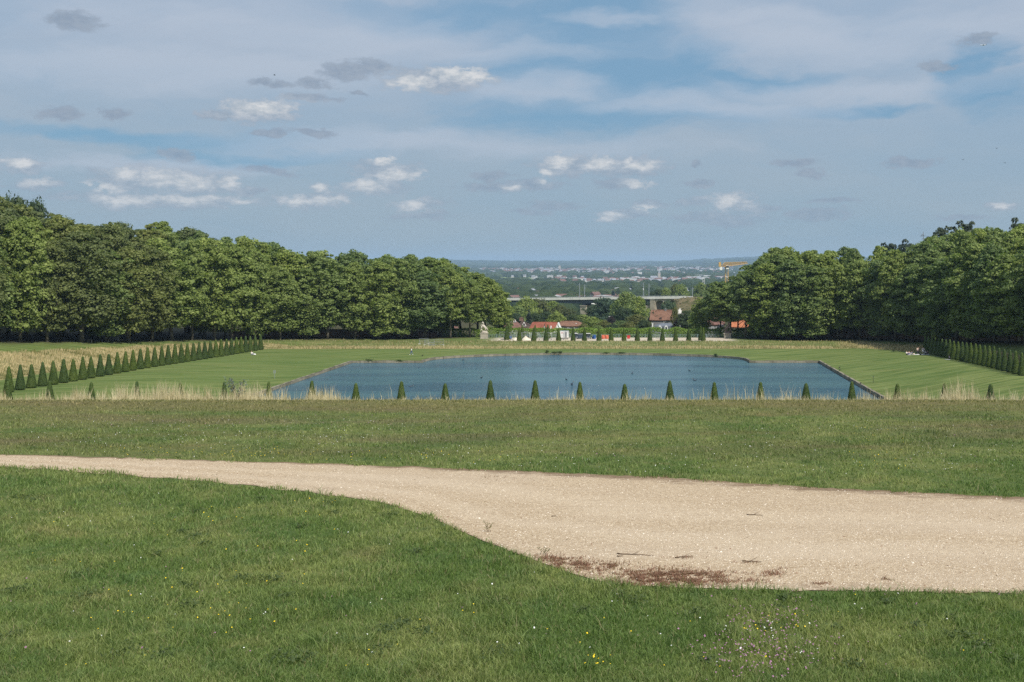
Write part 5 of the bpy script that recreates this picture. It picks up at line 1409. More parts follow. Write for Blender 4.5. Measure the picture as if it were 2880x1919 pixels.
# rearing horse with groom on a pedestal (generic)
def statue(px, Y, basepy, toppy, lit, lab, flip=1):
    X = P(px, Y); z = EYE-HH(basepy, Y); Ht = (basepy-toppy)/F*Y; s = Ht/5.2
    e = empty('horse_statue', (X, Y, z)); tag(e, lab, 'statue', 'marble horse groups at the ends of the terrace'); e.scale = (s*flip, s, s)
    MB().box(-1.15, 1.15, -.8, .8, -.3, .35).box(-.98, .98, -.66, .66, .35, 1.75).box(-1.12, 1.12, -.78, .78, 1.75, 1.95).build('pedestal', M_pedestal, e)
    m = MB()
    rock = [(-.8, 0, 1.95), (0, .1, 2.2), (.7, 0, 1.95)]
    m.tube([(-.9, 0, 2.0), (-.3, 0, 2.15), (.3, 0, 2.15), (.9, 0, 2.0)], [.25, .42, .42, .25], 9)
    # horse: hindquarters low at right, chest high at left
    m.tube([(.55, 0, 2.9), (.45, 0, 3.15), (.1, 0, 3.5), (-.2, 0, 3.9), (-.32, 0, 4.2), (-.30, 0, 4.5)], [.22, .42, .40, .36, .24, .18], 10)
    m.tube([(-.28, 0, 4.35), (-.30, 0, 4.75), (-.42, 0, 4.95)], [.24, .17, .15], 8); m.tube([(-.38, 0, 5.0), (-.60, 0, 4.85), (-.80, 0, 4.62)], [.15, .13, .08], 8)
    m.tube([(-.36, .07, 5.05), (-.34, .09, 5.2)], [.05, .01], 5).tube([(-.36, -.07, 5.05), (-.34, -.09, 5.2)], [.05, .01], 5)
    for sy in (-.2, .2):
        m.tube([(.48, sy, 3.1), (.30, sy*1.2, 2.75), (.62, sy*1.2, 2.45), (.48, sy*1.2, 2.1)], [.26, .17, .10, .08], 7)
        m.tube([(-.25, sy, 4.0), (-.75, sy*1.2, 4.15+sy), (-.85, sy*1.2, 3.75+sy), (-.75, sy*1.2, 3.6+sy)], [.18, .12, .08, .07], 7)
    m.tube([(.62, 0, 3.2), (.95, 0, 3.0), (.98, .0, 2.4)], [.10, .13, .05], 7)
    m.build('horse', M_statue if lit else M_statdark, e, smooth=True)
    g_ = MB()
    g_.tube([(-.75, -.35, 3.05), (-.72, -.32, 3.4), (-.66, -.3, 3.75), (-.64, -.3, 3.9)], [.17, .16, .21, .09], 9); g_.ball((-.64, -.32, 4.08), (.11, .12, .14))
    g_.tube([(-.78, -.40, 3.05), (-.95, -.42, 2.6), (-.9, -.4, 2.1)], [.13, .10, .06], 7).tube([(-.72, -.26, 3.05), (-.5, -.35, 2.65), (-.6, -.3, 2.15)], [.13, .10, .06], 7)
    g_.tube([(-.55, -.3, 3.72), (-.35, -.3, 4.0), (-.5, -.2, 4.35)], [.08, .06, .045], 6).tube([(-.78, -.32, 3.7), (-1.0, -.3, 3.95), (-.8, -.2, 4.4)], [.08, .06, .045], 6)
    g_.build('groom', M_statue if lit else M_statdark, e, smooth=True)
statue(1362, 322, 955.5, 904, True, 'sunlit pale marble rearing horse and groom on a pedestal, left end of the terrace')
statue(2046, 325, 956.5, 905, False, 'dark shaded rearing horse and groom on a pedestal, right end of the terrace', -1)

# ================================================================ brick walls behind the woods' edges
def brickwall(tab, pxs, off, Hpx, lab, top_fn):
    b = MB(); pts_ = []
    for px in pxs:
        Yl, yb = line_at(tab, px); Y = float(Yl)+off; X = P(px, Y); zt = EYE-HH(top_fn(px), Y); pts_.append((X, Y, gzf(X, Y)-.6, zt))
    for (a_, c_) in zip(pts_[:-1], pts_[1:]):
        for (q0, q1, dz, th) in ((0, 0, 0, .25),):
            d = Vector((c_[0]-a_[0], c_[1]-a_[1])).normalized(); nn = Vector((-d.y, d.x))*th
            vs = []
            for (x, y, z0_, z1_) in (a_, c_):
                for sgn in (-1, 1): vs += [(x+nn.x*sgn, y+nn.y*sgn, z0_), (x+nn.x*sgn, y+nn.y*sgn, z1_)]
            b.add(vs, [(0, 1, 5, 4), (2, 6, 7, 3), (1, 3, 7, 5), (0, 2, 3, 1), (4, 5, 7, 6)])
    e = empty('park_wall', (0, 0, 0)); tag(e, lab, 'wall'); b.build('brickwork', M_brickwall, e)
    b = MB()
    for (X, Y, z0_, z1_) in pts_[::2]: b.box(X-.35, X+.35, Y-.45, Y+.45, z0_, z1_+.15)
    b.build('piers', M_pier, e)
    b = MB(); 
    for (a_, c_) in zip(pts_[:-1], pts_[1:]): b.tube([(a_[0], a_[1], a_[3]+.05), (c_[0], c_[1], c_[3]+.05)], .3, 4)
    b.build('coping', M_tdark, e)
brickwall(LL, list(range(650, 1261, 34)), 10.5, 26, 'long old brick park wall behind the trunks of the left wood', lambda px: np.interp(px, [650, 760, 1000, 1250], [930, 932, 929, 937]))
brickwall(RL, list(range(2150, 2941, 36)), 11.5, 40, 'long dark brick park wall behind the trunks of the right wood', lambda px: np.interp(px, [2150, 2400, 2600, 2900], [932, 924, 917, 921]))
# signs, posts, box
def sign_post(px, Y, H, w, h_, lab, m=M_whitewall, dbl=False, mp=M_steel):
    X = P(px, Y); e = empty('signpost', (X, Y, gzf(X, Y))); tag(e, lab, 'sign'); MB().tube([(0, 0, -.2), (0, 0, H)], .035, 6).build('post', mp, e)
    if dbl:
        for sx in (-.15, .15): MB().box(sx-.05, sx+.05, -.06, -.036, H-.6, H).build('board', m, e)
    elif w: MB().box(-w/2, w/2, -.06, -.036, H-h_, H).build('board', m, e)
sign_post(772.5, 205, 1.55, 0, 0, 'small post with two pale narrow boards on the left lawn by the basin', m=M_steel, dbl=True)
sign_post(2456, 198, 1.25, .12, .2, 'thin dark post on the right lawn beside the basin edge', M_skip, mp=M_rubber)
sign_post(711.5, 292, 2.2, .62, .8, 'white notice board seen between the last left-row yews', M_whitewall)
X = P(322, 251); e = empty('metal_box', (X, 251, gzf(X, 251))); tag(e, 'grey metal notice box under the trees of the left wood', 'box'); MB().box(-1.0, 1.0, -.3, .3, .15, 1.0).build('body', M_greybox, e); MB().box(-1.05, 1.05, -.35, .35, 1.0, 1.06).build('top', M_steel, e); MB().box(-.9, -.8, -.25, .25, -.2, .15).box(.8, .9, -.25, .25, -.2, .15).build('legs', M_steel, e)
for k, (px, Y, w) in enumerate(((232, 241, .9), (253, 243, 1.1), (300, 247.5, 1.2), (340, 252, 1.0))):
    X = P(px, Y); e = empty('log_seat', (X, Y, gzf(X, Y)), R(12*k)); tag(e, ['leftmost','second','third','rightmost'][k]+' pale low bench at the edge of the left wood', 'bench', 'low benches by the left wood')
    MB().box(-w/2, w/2, -.2, .2, .34, .42).build('seat', M_pedestal, e); MB().box(-w/2+.1, -w/2+.22, -.17, .17, -.15, .34).build('leg', M_pedestal, e); MB().box(w/2-.22, w/2-.1, -.17, .17, -.15, .34).build('leg', M_pedestal, e)
import bmesh
# ================================================================ people
def skin_obj(name, verts, edges, radii, m, parent, root=0, sub=1):
    bm = bmesh.new(); L = bm.verts.layers.skin.verify(); vs = [bm.verts.new(v) for v in verts]
    for i, r_ in enumerate(radii): vs[i][L].radius = (r_, r_)
    vs[root][L].use_root = True
    for a_, b_ in edges: bm.edges.new((vs[a_], vs[b_]))
    me = bpy.data.meshes.new(name); bm.to_mesh(me); bm.free(); me.materials.append(m)
    o = link(name, me, parent)
    md = o.modifiers.new('Skin', 'SKIN'); md.use_smooth_shade = True; md.branch_smoothing = .4
    s = o.modifiers.new('Sub', 'SUBSURF'); s.levels = sub; s.render_levels = sub
    return o
def person(px, Y, rz, pose, top, legs, hair, lab, group=None, scale=1.0, X=None, sleeves=True, shorts=False, shoes=(.75, .75, .72)):
    X = P(px, Y) if X is None else X
    e = empty('person', (X, Y, gzf(X, Y)), rz); tag(e, lab, 'person', group); e.scale = (scale,)*3
    J = dict(pel=(0, 0, .94), wst=(0, .01, 1.10), chs=(0, 0, 1.30), nk=(0, 0, 1.47), hd=(0, -.015, 1.56), ht=(0, 0, 1.66))
    def arm(s, el, wr): J['sh%d' % s] = (s*.17, 0, 1.41); J['el%d' % s] = el; J['wr%d' % s] = wr
    def leg(s, hp, kn, an, to): J['hp%d' % s] = hp; J['kn%d' % s] = kn; J['an%d' % s] = an; J['to%d' % s] = to
    if pose == 'sit':
        for k in ('pel', 'wst', 'chs', 'nk', 'hd', 'ht'):
            x, y, z = J[k]; J[k] = (x, y+(z-.94)*.18, z-.80)
        for s in (-1, 1):
            J['sh%d' % s] = (s*.17, .09, .60); J['el%d' % s] = (s*.26, -.06, .38); J['wr%d' % s] = (s*.16, -.30, .40)
            leg(s, (s*.09, -.05, .13), (s*.15, -.42, .40+.04*s), (s*.13, -.66, .09), (s*.14, -.84, .04))
    elif pose == 'walk':
        arm(-1, (-.24, .16, 1.14), (-.22, .02, .90)); arm(1, (.24, -.10, 1.14), (.22, -.30, .98))
        leg(-1, (-.09, 0, .90), (-.10, -.20, .50), (-.10, -.30, .10), (-.10, -.50, .07)); leg(1, (.09, 0, .90), (.10, .04, .50), (.10, .32, .16), (.10, .20, .05))
    elif pose == 'bend':
        for k, v in dict(wst=(0, -.06, 1.06), chs=(0, -.20, 1.22), nk=(0, -.34, 1.32), hd=(0, -.42, 1.37), ht=(0, -.47, 1.44)).items(): J[k] = v
        for s in (-1, 1):
            J['sh%d' % s] = (s*.17, -.30, 1.26); J['el%d' % s] = (s*.20, -.42, 1.0); J['wr%d' % s] = (s*.14, -.56, .84); leg(s, (s*.09, 0, .90), (s*.11, -.04, .49), (s*.11, .03, .09), (s*.12, -.15, .04))
    else:
        arm(-1, (-.25, .03, 1.13), (-.20, -.14, .94)); arm(1, (.25, .02, 1.13), (.24, -.04, .87))
        for s in (-1, 1): leg(s, (s*.09, 0, .90), (s*.105, -.02, .49), (s*.11, .03, .09), (s*.13, -.15, .04))
    Rd = dict(pel=.125, wst=.105, chs=.125, nk=.052, hd=.088, ht=.075)
    for s in (-1, 1): Rd.update({'sh%d' % s: .062, 'el%d' % s: .040, 'wr%d' % s: .026, 'hp%d' % s: .085, 'kn%d' % s: .055, 'an%d' % s: .035, 'to%d' % s: .028})
    names = list(J); idx = {n: i for i, n in enumerate(names)}; V = [Vector(J[n]) for n in names]; Rr = [Rd[n] for n in names]
    E = [('pel', 'wst'), ('wst', 'chs'), ('chs', 'nk'), ('nk', 'hd'), ('hd', 'ht')]
    for s in (-1, 1): E += [('chs', 'sh%d' % s), ('sh%d' % s, 'el%d' % s), ('el%d' % s, 'wr%d' % s), ('pel', 'hp%d' % s), ('hp%d' % s, 'kn%d' % s), ('kn%d' % s, 'an%d' % s), ('an%d' % s, 'to%d' % s)]
    E = [(idx[a], idx[b]) for a, b in E]
    for s in (-1, 1):     # palm, four fingers and a thumb
        w = V[idx['wr%d' % s]]; d = (w-V[idx['el%d' % s]]).normalized(); sd = d.cross(Vector((0, 1, .2))).normalized()
        pm = w+d*.07; V.append(pm); Rr.append(.028); ip = len(V)-1; E.append((idx['wr%d' % s], ip))
        for k, L in enumerate((.060, .072, .068, .050)):
            q = pm+sd*(k-1.5)*.018+d*.02; V += [q, q+d*L*.55+Vector((0, -.008, 0)), q+d*L+Vector((0, -.022, 0))]; Rr += [.009, .0085, .007]; n = len(V); E += [(ip, n-3), (n-3, n-2), (n-2, n-1)]
        q = w+d*.03-sd*.035; V += [q, q+d*.03-sd*.02]; Rr += [.011, .009]; n = len(V); E += [(idx['wr%d' % s], n-2), (n-2, n-1)]
    # nose and ears
    h = V[idx['hd']]; ex = [((0, -.095, .02), .012), ((-.082, 0, .015), .014), ((.082, 0, .015), .014)]
    for v, r_ in ex: V.append(h+Vector(v)); Rr.append(r_); E.append((idx['hd'], len(V)-1))
    skin_obj('body', [tuple(v) for v in V], E, Rr, M_skin, e)
    def sub_(nm, keys, edges_, extra, m):
        vs = [J[k] for k in keys]; ii = {k: i for i, k in enumerate(keys)}
        return skin_obj(nm, vs, [(ii[a], ii[b]) for a, b in edges_], [Rd[k]+extra for k in keys], m, e)
    K = ['wst', 'pel', 'chs', 'sh-1', 'sh1', 'el-1', 'el1']; sub_('shirt', K, [('wst', 'pel'), ('wst', 'chs'), ('chs', 'sh-1'), ('chs', 'sh1'), ('sh-1', 'el-1'), ('sh1', 'el1')], .022, top)
    if shorts: K = ['pel', 'hp-1', 'hp1', 'kn-1', 'kn1']; EE = [('pel', 'hp-1'), ('pel', 'hp1'), ('hp-1', 'kn-1'), ('hp1', 'kn1')]
    else: K = ['pel', 'hp-1', 'hp1', 'kn-1', 'kn1', 'an-1', 'an1']; EE = [('pel', 'hp-1'), ('pel', 'hp1'), ('hp-1', 'kn-1'), ('hp1', 'kn1'), ('kn-1', 'an-1'), ('kn1', 'an1')]
    sub_('trousers', K, EE, .024, legs)
    ht = Vector(J['ht']); hd = Vector(J['hd']); m = MB(); c = hd.lerp(ht, .55)+Vector((0, .022, .012)); m.ball(tuple(c), (.100, .105, .100), n=12, k=8); m.build('hair', hair, e, smooth=True)
    m = MB(); [m.ball((hd.x+s*.034, hd.y-.082, hd.z+.045), .012, n=6, k=4) for s in (-1, 1)]; m.build('eyes', M_rubber, e)
    m = MB().ball((hd.x, hd.y-.086, hd.z-.028), (.028, .008, .008), n=6, k=4); m.build('mouth', M_fp, e)
    for s in (-1, 1):
        a = Vector(J['an%d' % s]); t_ = Vector(J['to%d' % s]); m = MB(); m.tube([a+Vector((0, .05, -.045)), a+Vector((0, 0, -.04)), t_, t_+(t_-a).normalized()*.05], [.045, .052, .045, .025], 8); m.build('shoe', plain('shoe_%s' % (shoes[0] > .3), shoes, .6), e, smooth=True)
    return e
C_white = plain('white_cotton', (.80, .80, .78), .85, .06, 4); C_blue = plain('blue_denim', (.10, .15, .28), .85, .15, 4); C_grey = plain('grey_cotton', (.42, .42, .44), .85, .1, 4)
C_dark = plain('dark_cotton', (.035, .038, .05), .85, .1, 4); C_beige = plain('beige_cotton', (.62, .50, .42), .85, .1, 4); C_pink = plain('pink_cotton', (.65, .45, .44), .85, .1, 4)
H_brown = plain('brown_hair', (.10, .055, .03), .7, .2, 9); H_dark = plain('dark_hair', (.025, .02, .018), .7, .2, 9); H_blond = plain('fair_hair', (.42, .30, .16), .7, .2, 9)
def Yfor(px, py):      # distance at which the ground shows at that height of the photograph
    lo, hi = 170, 300
    for _ in range(40):
        m_ = (lo+hi)/2; y = HY+F*(EYE-gzf(P(px, m_), m_))/m_
        if y > py: lo = m_
        else: hi = m_
    return m_
person(1157.5, Yfor(1157, 998.5), R(-70), 'walk', C_white, C_blue, H_brown, 'person in a white top and jeans walking alone on the left lawn')
Yp = Yfor(711, 999)
person(708.5, Yp, R(60), 'sit', C_white, C_grey, H_blond, 'person in white sitting on the left lawn near the end of the yew row')
X = P(716.5, Yp-.8); e = empty('bag', (X, Yp-.8, gzf(X, Yp-.8))); tag(e, 'white bag lying on the grass beside the sitting person in white', 'bag'); MB().tube([(-.25, 0, .12), (-.1, 0, .2), (.12, 0, .19), (.25, 0, .12)], [.10, .2, .19, .09], 10).build('body', C_white, e, smooth=True); MB().tube([(-.12, 0, .36), (0, 0, .5), (.12, 0, .36)], .02, 6).build('handle', C_beige, e)
Yg = Yfor(2580, 997)
gr = 'picnic party on the right lawn'
person(2580.5, Yg, R(20), 'stand', C_beige, C_dark, H_dark, 'person in a pale top and dark trousers standing left of the picnic', gr)
person(2584, Yg+.8, R(-60), 'stand', C_dark, C_dark, H_brown, 'person in dark clothes standing close behind the one in the pale top', gr, .95)
person(2595.5, Yg+.3, R(150), 'stand', C_grey, C_white, H_brown, 'person in a grey top and white shorts standing at the picnic', gr, 1, shorts=True)
person(2600, Yg+1.0, R(200), 'bend', C_pink, C_grey, H_blond, 'person in a pink top leaning forward at the right of the picnic', gr)
person(2550.5, Yfor(2551, 998.5), R(30), 'sit', C_white, C_dark, H_blond, 'fair-haired person in white sitting at the left end of the picnic', gr)
person(2556.5, Yfor(2557, 998.5), R(-20), 'sit', C_pink, C_blue, H_brown, 'person in a pink top sitting second from the left at the picnic', gr)
person(2564, Yfor(2564, 998.5), R(-40), 'sit', C_blue, C_grey, H_dark, 'person in a blue top sitting third from the left at the picnic', gr)
person(2603.5, Yfor(2604, 996.5), R(40), 'sit', C_white, C_dark, H_dark, 'person in white sitting at the right end of the picnic', gr)
person(2609, Yfor(2609, 996), R(-30), 'sit', C_dark, C_dark, H_dark, 'person in dark clothes sitting at the foot of the right yew row', gr)
person(2671, Yfor(2671, 1011), R(50), 'sit', C_blue, C_dark, H_dark, 'person in dark blue sitting alone against the right yew row')
for (px, py, w, d, m, lab) in ((2583, 998, 2.6, 1.5, C_white, 'white picnic blanket between the sitting and standing people'), (2601, 997.5, 2.2, 1.3, C_grey, 'grey picnic blanket at the right of the picnic'), (2664, 1012, 1.2, .8, C_white, 'small white towel beside the person sitting alone by the right row')):
    Y = Yfor(px, py); X = P(px, Y); n = 9; V = []; 
    for i in range(n):
        for j in range(n):
            x = (i/(n-1)-.5)*w; y = (j/(n-1)-.5)*d; V.append((x, y, gzf(X+x, Y+y)-gzf(X, Y)+.03+.035*vnoise(np.array([x*5]), np.array([y*5]), 2)[0]))
    F_ = [(i*n+j, (i+1)*n+j, (i+1)*n+j+1, i*n+j+1) for i in range(n-1) for j in range(n-1)]
    tag(link('blanket', fast_mesh('blanket', np.array(V), np.array(F_), [m], smooth=True), None, (X, Y, gzf(X, Y))), lab, 'blanket')
for (px, py, m, lab) in ((2570, 998, C_beige, 'tan bag on the grass between the sitting people'), (2589, 999, C_dark, 'dark bag at the edge of the white blanket'), (2612, 996, C_dark, 'dark bag at the right end of the picnic')):
    Y = Yfor(px, py); X = P(px, Y); e = empty('bag', (X, Y, gzf(X, Y))); tag(e, lab, 'bag'); MB().tube([(-.2, 0, .1), (-.1, 0, .18), (.1, 0, .18), (.2, 0, .1)], [.08, .17, .17, .08], 10).build('body', m, e, smooth=True); MB().tube([(-.1, 0, .33), (0, 0, .46), (.1, 0, .33)], .018, 6).build('handle', m, e)

# waterfowl and birds
def duck(px, py, lab, s=1.0, on=WATER, rz=0):
    Y = F*(EYE-on)/(py-HY); X = P(px, Y); e = empty('duck', (X, Y, on), rz); tag(e, lab, 'duck', 'water birds on the basin'); e.scale = (s,)*3 if s < 1.9 else (.75, .8, 2.4)
    m = MB(); m.tube([(-.32, 0, .10), (-.2, 0, .08), (0, 0, .07), (.14, 0, .09), (.20, 0, .18), (.22, 0, .27), (.26, 0, .32), (.32, 0, .31)], [.02, .09, .13, .10, .05, .04, .055, .03], 10); m.build('body', M_skip, e, smooth=True)
    MB().tube([(.33, 0, .31), (.41, 0, .295)], [.022, .01], 6).build('beak', M_crane, e)
for k, (px, py, s, lab) in enumerate(((1609, 1084, 2.0, 'dark cormorant-like bird upright on the water near the middle'), (1778, 1051, 1.2, 'dark duck on the water right of centre'), (1593, 1069, 1.1, 'dark duck above the upright bird on the water'), (1954, 1071, 1.2, 'lone dark duck on the right half of the water'),
                                      (1303, 1014, 1.2, 'dark duck near the far left curve of the basin'), (1354, 1064, 1.1, 'dark duck on the left half of the water'), (1156, 1089, 1.1, 'dark duck low on the left of the water'), (1178, 1035, 1.0, 'dark duck by the far left corner step'), (1939, 1044, 1.0, 'dark duck on the far right of the water'))):
    duck(px, py, lab, s, rz=k*1.1)
for (px, py, lab) in ((2361, 1037, 'dark crow standing on the right lawn beside the basin'), (2361.5, 1044, 'second dark crow just in front of the first on the right lawn'), (2420, 1082, 'dark bird on the stone kerb at the right of the basin'), (1188, 1003, 'small dark bird on the grass by the left corner step')):
    Y = F*25/(py-HY); lo, hi = 160, 280
    for _ in range(40):
        m_ = (lo+hi)/2
        if HY+F*(EYE-gzf(P(px, m_), m_))/m_ > py: lo = m_
        else: hi = m_
    X = P(px, m_); e = empty('crow', (X, m_, gzf(X, m_)), .8); tag(e, lab, 'bird')
    m = MB(); m.tube([(-.28, 0, .16), (-.1, 0, .2), (.1, 0, .27), (.18, 0, .38), (.26, 0, .40)], [.02, .08, .10, .06, .03], 8).tube([(.26, 0, .40), (.34, 0, .385)], [.02, .005], 5); m.build('body', M_rubber, e, smooth=True)
    m = MB(); [m.tube([(0, s*.04, 0), (0, s*.04, .16)], .008, 5) for s in (-1, 1)]; m.build('legs', M_rubber, e)
def rim_plant(px, py, w, h_, lab):
    Y = F*22.0/(py-HY); X = P(px, Y); g = np.random.default_rng(px); e = empty('rim_plant', (X, Y, RIM)); tag(e, lab, 'plant', 'weeds rooted in the basin kerb')
    C = g.normal(0, 1, (150, 3))*[w/2, .12, h_*.3]+[0, 0, h_*.45]; V, Fc = cards(C, g.normal(0, 1, C.shape)+[0, 0, .8], g.uniform(.08, .2, 150), g); link('leaves', fast_mesh('leaves', V, Fc, [M_dark]), e)
    b = MB(); b.tube([(0, 0, -.2), (.03, 0, h_*.6)], .02, 5); b.build('stem', M_twig, e)
for a_ in ((1538, 993.5, .5, .75, 'tallest dark weed on the far kerb, left of the basin middle'), (1560, 994, .8, .45, 'low dark weed on the far kerb just right of the tallest one'), (1575, 994, .6, .5, 'low dark weed on the far kerb, third from the left'), (1705, 994.5, .9, .3, 'flat weed on the far kerb right of the basin middle'),
           (1748, 995, 1.0, .42, 'wide low weed on the far kerb right of the basin middle'), (2013, 1004, .5, .6, 'dark weed on the right curve of the far kerb'), (1037, 1017, .9, .55, 'dark weed on the far left straight kerb'), (1122, 1017.5, .9, .4, 'low weed on the far left kerb near the corner step')): rim_plant(*a_)
def bird(px, py, Y, lab):
    X = P(px, Y); e = empty('bird', (X, Y, EYE-HH(py, Y)), .6); tag(e, lab, 'bird', 'small birds flying')
    m = MB(); m.tube([(-.12, 0, 0), (0, 0, .01), (.1, 0, .01), (.16, 0, .0)], [.008, .035, .028, .006], 7); m.build('body', M_rubber, e, smooth=True)
    for s in (-1, 1): MB().add([(.06, 0, .02), (-.05, 0, .02), (-.08, s*.20, .10), (-.10, s*.36, .06), (.02, s*.2, .11)], [(0, 1, 2, 4), (2, 3, 4)]).add([(.06, 0, .012), (-.05, 0, .012), (-.08, s*.20, .092), (-.10, s*.36, .055), (.02, s*.2, .102)], [(4, 2, 1, 0), (4, 3, 2)]).build('wing', M_rubber, e)
for px, py, Y, lab in ((772, 212, 150, 'tiny dark bird flying below the left grey cloud'), (2708, 450, 190, 'leftmost of three tiny birds high over the right wood'), (2803, 418, 190, 'topmost of three tiny birds high over the right wood'), (2826, 459, 190, 'rightmost of three tiny birds high over the right wood')):
    bird(px, py, Y, lab)
def airliner():
    Y = 4200; px, py = 2765, 127; X = P(px, Y); e = empty('airliner', (X, Y, EYE-HH(py, Y)), R(168)); tag(e, 'small white airliner high at the upper right of the sky', 'airliner'); e.rotation_euler = (R(4), R(-3), R(168)); e.scale = (.62,)*3
    MB().tube([(-19, 0, 1.5), (-12, 0, .4), (-4, 0, 0), (12, 0, 0), (17, 0, 0), (19.5, 0, -.4)], [.3, 1.5, 2, 2, 1.6, .2], 14).build('fuselage', C_white, e, smooth=True)
    for s in (-1, 1):
        MB().prism([(4, s*1.5), (-3, s*1.5), (-8, s*17), (-6, s*17)][::s], -.5, 0, axis='z').build('wing', M_steel, e)
        MB().prism([(-14, s*.5), (-18, s*.5), (-20, s*6.5), (-18.5, s*6.5)][::s], .8, 1.05, axis='z').build('tailplane', M_steel, e)
        MB().tube([(2.5, s*5.8, -1.7), (1.5, s*5.8, -1.7), (-1.5, s*5.8, -1.7)], [.9, 1.05, .6], 12).build('engine', M_steel, e)
    MB().prism([(-13, 1), (-18, 1), (-20.5, 7.5), (-18, 7.5)], -.2, .2).build('fin', M_greybox, e)
airliner()

# ================================================================ the valley: woods, fields, towns
def far_woods():
    g = np.random.default_rng(88)
    ico = []
    import bmesh
    bm = bmesh.new(); bmesh.ops.create_icosphere(bm, subdivisions=2, radius=1); bv = np.array([v.co[:] for v in bm.verts]); bf = np.array([[v.index for v in f.verts] for f in bm.faces]); bm.free()
    N = 9500
    Y = np.exp(g.uniform(np.log(900), np.log(14500), N)); u = g.uniform(-.30, .24, N); X = u*Y
    near = Y < 1500
    m = fbm(X/(120+Y*.05), Y/(260+Y*.05), 6, 4)
    town = np.zeros(N)
    for (px, Yc, sx, sy, n, *_ ) in TOWNS: town = np.maximum(town, np.exp(-((CX+F*u-px)/(sx*1.5))**2-((Y-Yc+sy*.5)/(sy*1.9))**2))
    k = ((m > .40) | (g.random(N) > .72)) & (g.random(N) > np.minimum(town*1.1, .93))
    fieldm = (np.abs(CX+F*u-1445) < 55) & (np.abs(Y-3750) < 420)
    k &= ~fieldm
    X = X[k]; Y = Y[k]; n = len(X)
    Rr = (4.5+Y*.0042)*g.uniform(.7, 1.5, n); Hh = np.minimum(7.5+Y*.0011, 15)*g.uniform(.7, 1.25, n)
    V = np.repeat(bv[None], n, 0)
    dn = 1+.30*(g.random((n, len(bv), 1))-.5)
    V = V*dn*np.stack([Rr, Rr*.9, Hh], 1)[:, None, :]
    V += np.stack([X, Y, gz(X, Y)+Hh*.15], 1)[:, None, :]
    Fc = (bf[None]+(np.arange(n)*len(bv))[:, None, None]).reshape(-1, 3)
    mm, t = mat('far_woodland'); r = t.new('ShaderNodeNewGeometry').outputs['Random Per Island']; pos = t.new('ShaderNodeNewGeometry').outputs['Position']
    c = t.mix(t.math('ADD', t.math('MULTIPLY', r, .6), t.math('MULTIPLY', t.mr(t.noise(pos, .01, 4, .6), .4, .6), .4)), (.016, .032, .014), (.062, .088, .032))
    finish(t, pbsdf(t, c, .9, .1, 0, t.noise(pos, .35, 4, .7), 1.0, 3.0))
    me = fast_mesh('far_woodland', V.reshape(-1, 3), Fc, [mm], smooth=False)
    tag(link('distant_woodland', me), 'dark green woodland covering the far valley between the towns', 'woodland', kind='stuff')
TOWNS = [(1470,1330,40,60,8,'A'),(1590,1280,30,50,8,'A'),(1650,1330,35,60,9,'A'),(1735,1300,28,50,7,'A'),(1380,1400,40,80,5,'A'),
         (1500,1750,40,90,6,'B'),(1720,1700,40,80,4,'B'),(1920,1750,40,90,5,'B'),
         (1640,3050,35,180,12,'C'),(1720,3150,30,150,26,'C'),(1795,3100,45,180,40,'C'),(1870,3250,45,180,42,'C'),(1940,3350,40,180,30,'C'),(2010,3500,40,200,22,'C'),(1475,3900,40,250,7,'C'),(1580,3700,40,250,12,'C'),
         (1380,7000,50,320,50,'D'),(1440,6300,40,450,60,'D'),(1520,6200,60,520,110,'D'),(1600,6400,60,520,120,'D'),(1690,6300,60,520,80,'D'),(1780,6900,60,650,60,'D'),(1870,7200,60,650,75,'D'),(1960,7300,60,650,70,'D'),(2050,7200,70,600,50,'D'),(1800,4900,140,200,12,'D'),(2020,5600,80,300,25,'D')]
far_woods()
def house_mesh(w, d, hgt, rt, m1, m2):
    b = MB(); b.box(-w/2, w/2, -d/2, d/2, -3, hgt, 0); h2 = hgt+rt
    v, f = roof_hip(-w/2, w/2, -d/2, d/2, hgt+.02, h2, 0, 0, .4, .3); b.add(v, f, 1)
    b.prism([(-d/2+.1, hgt-.01), (d/2-.1, hgt-.01), (0, h2-.4)], -w/2-.05, -w/2+.2, 0, axis='x'); b.prism([(-d/2+.1, hgt-.01), (d/2-.1, hgt-.01), (0, h2-.4)], w/2-.2, w/2+.05, 0, axis='x')
    nx = max(2, int(w/3))
    for i in range(nx):
        for zz in ((1.0, 4.0) if hgt > 5 else (1.0,)):
            x = -w/2+(i+.5)*w/nx; b.box(x-.5, x+.5, -d/2-.06, -d/2-.01, zz, zz+1.3, 2); 
    return b.mesh('far_house', [m1, m2, M_glass])
M_fw1 = plain('far_white_wall', (.60, .585, .56), .8, .08, .3); M_fw2 = plain('far_cream_wall', (.46, .41, .35), .8, .08, .3)
M_fr1 = plain('far_red_roof', (.17, .10, .085), .85, .15, .3); M_fr2 = plain('far_grey_roof', (.28, .29, .32), .8, .15, .3); M_fr3 = plain('far_light_roof', (.42, .42, .42), .8, .1, .3)
HM = [house_mesh(10, 8, 5.6, 3.2, M_fw1, M_fr1), house_mesh(14, 9, 6.2, 3.4, M_fw2, M_fr1), house_mesh(9, 9, 6.0, 3.0, M_fw1, M_fr2), house_mesh(20, 10, 8.5, 1.2, M_fw1, M_fr3), house_mesh(12, 8, 5.4, 3.0, M_fw2, M_fr2)]
TL = {'A': ('reddish roofed house in the nearest cluster beyond the viaduct', 'houses just beyond the viaduct'), 'B': ('pale house scattered in the woods of the valley floor', 'houses in the valley woods'),
      'C': ('small pale house of the nearer hillside town across the valley', 'houses of the nearer far town'), 'D': ('tiny pale house of the farther town below the horizon', 'houses of the farther town')}
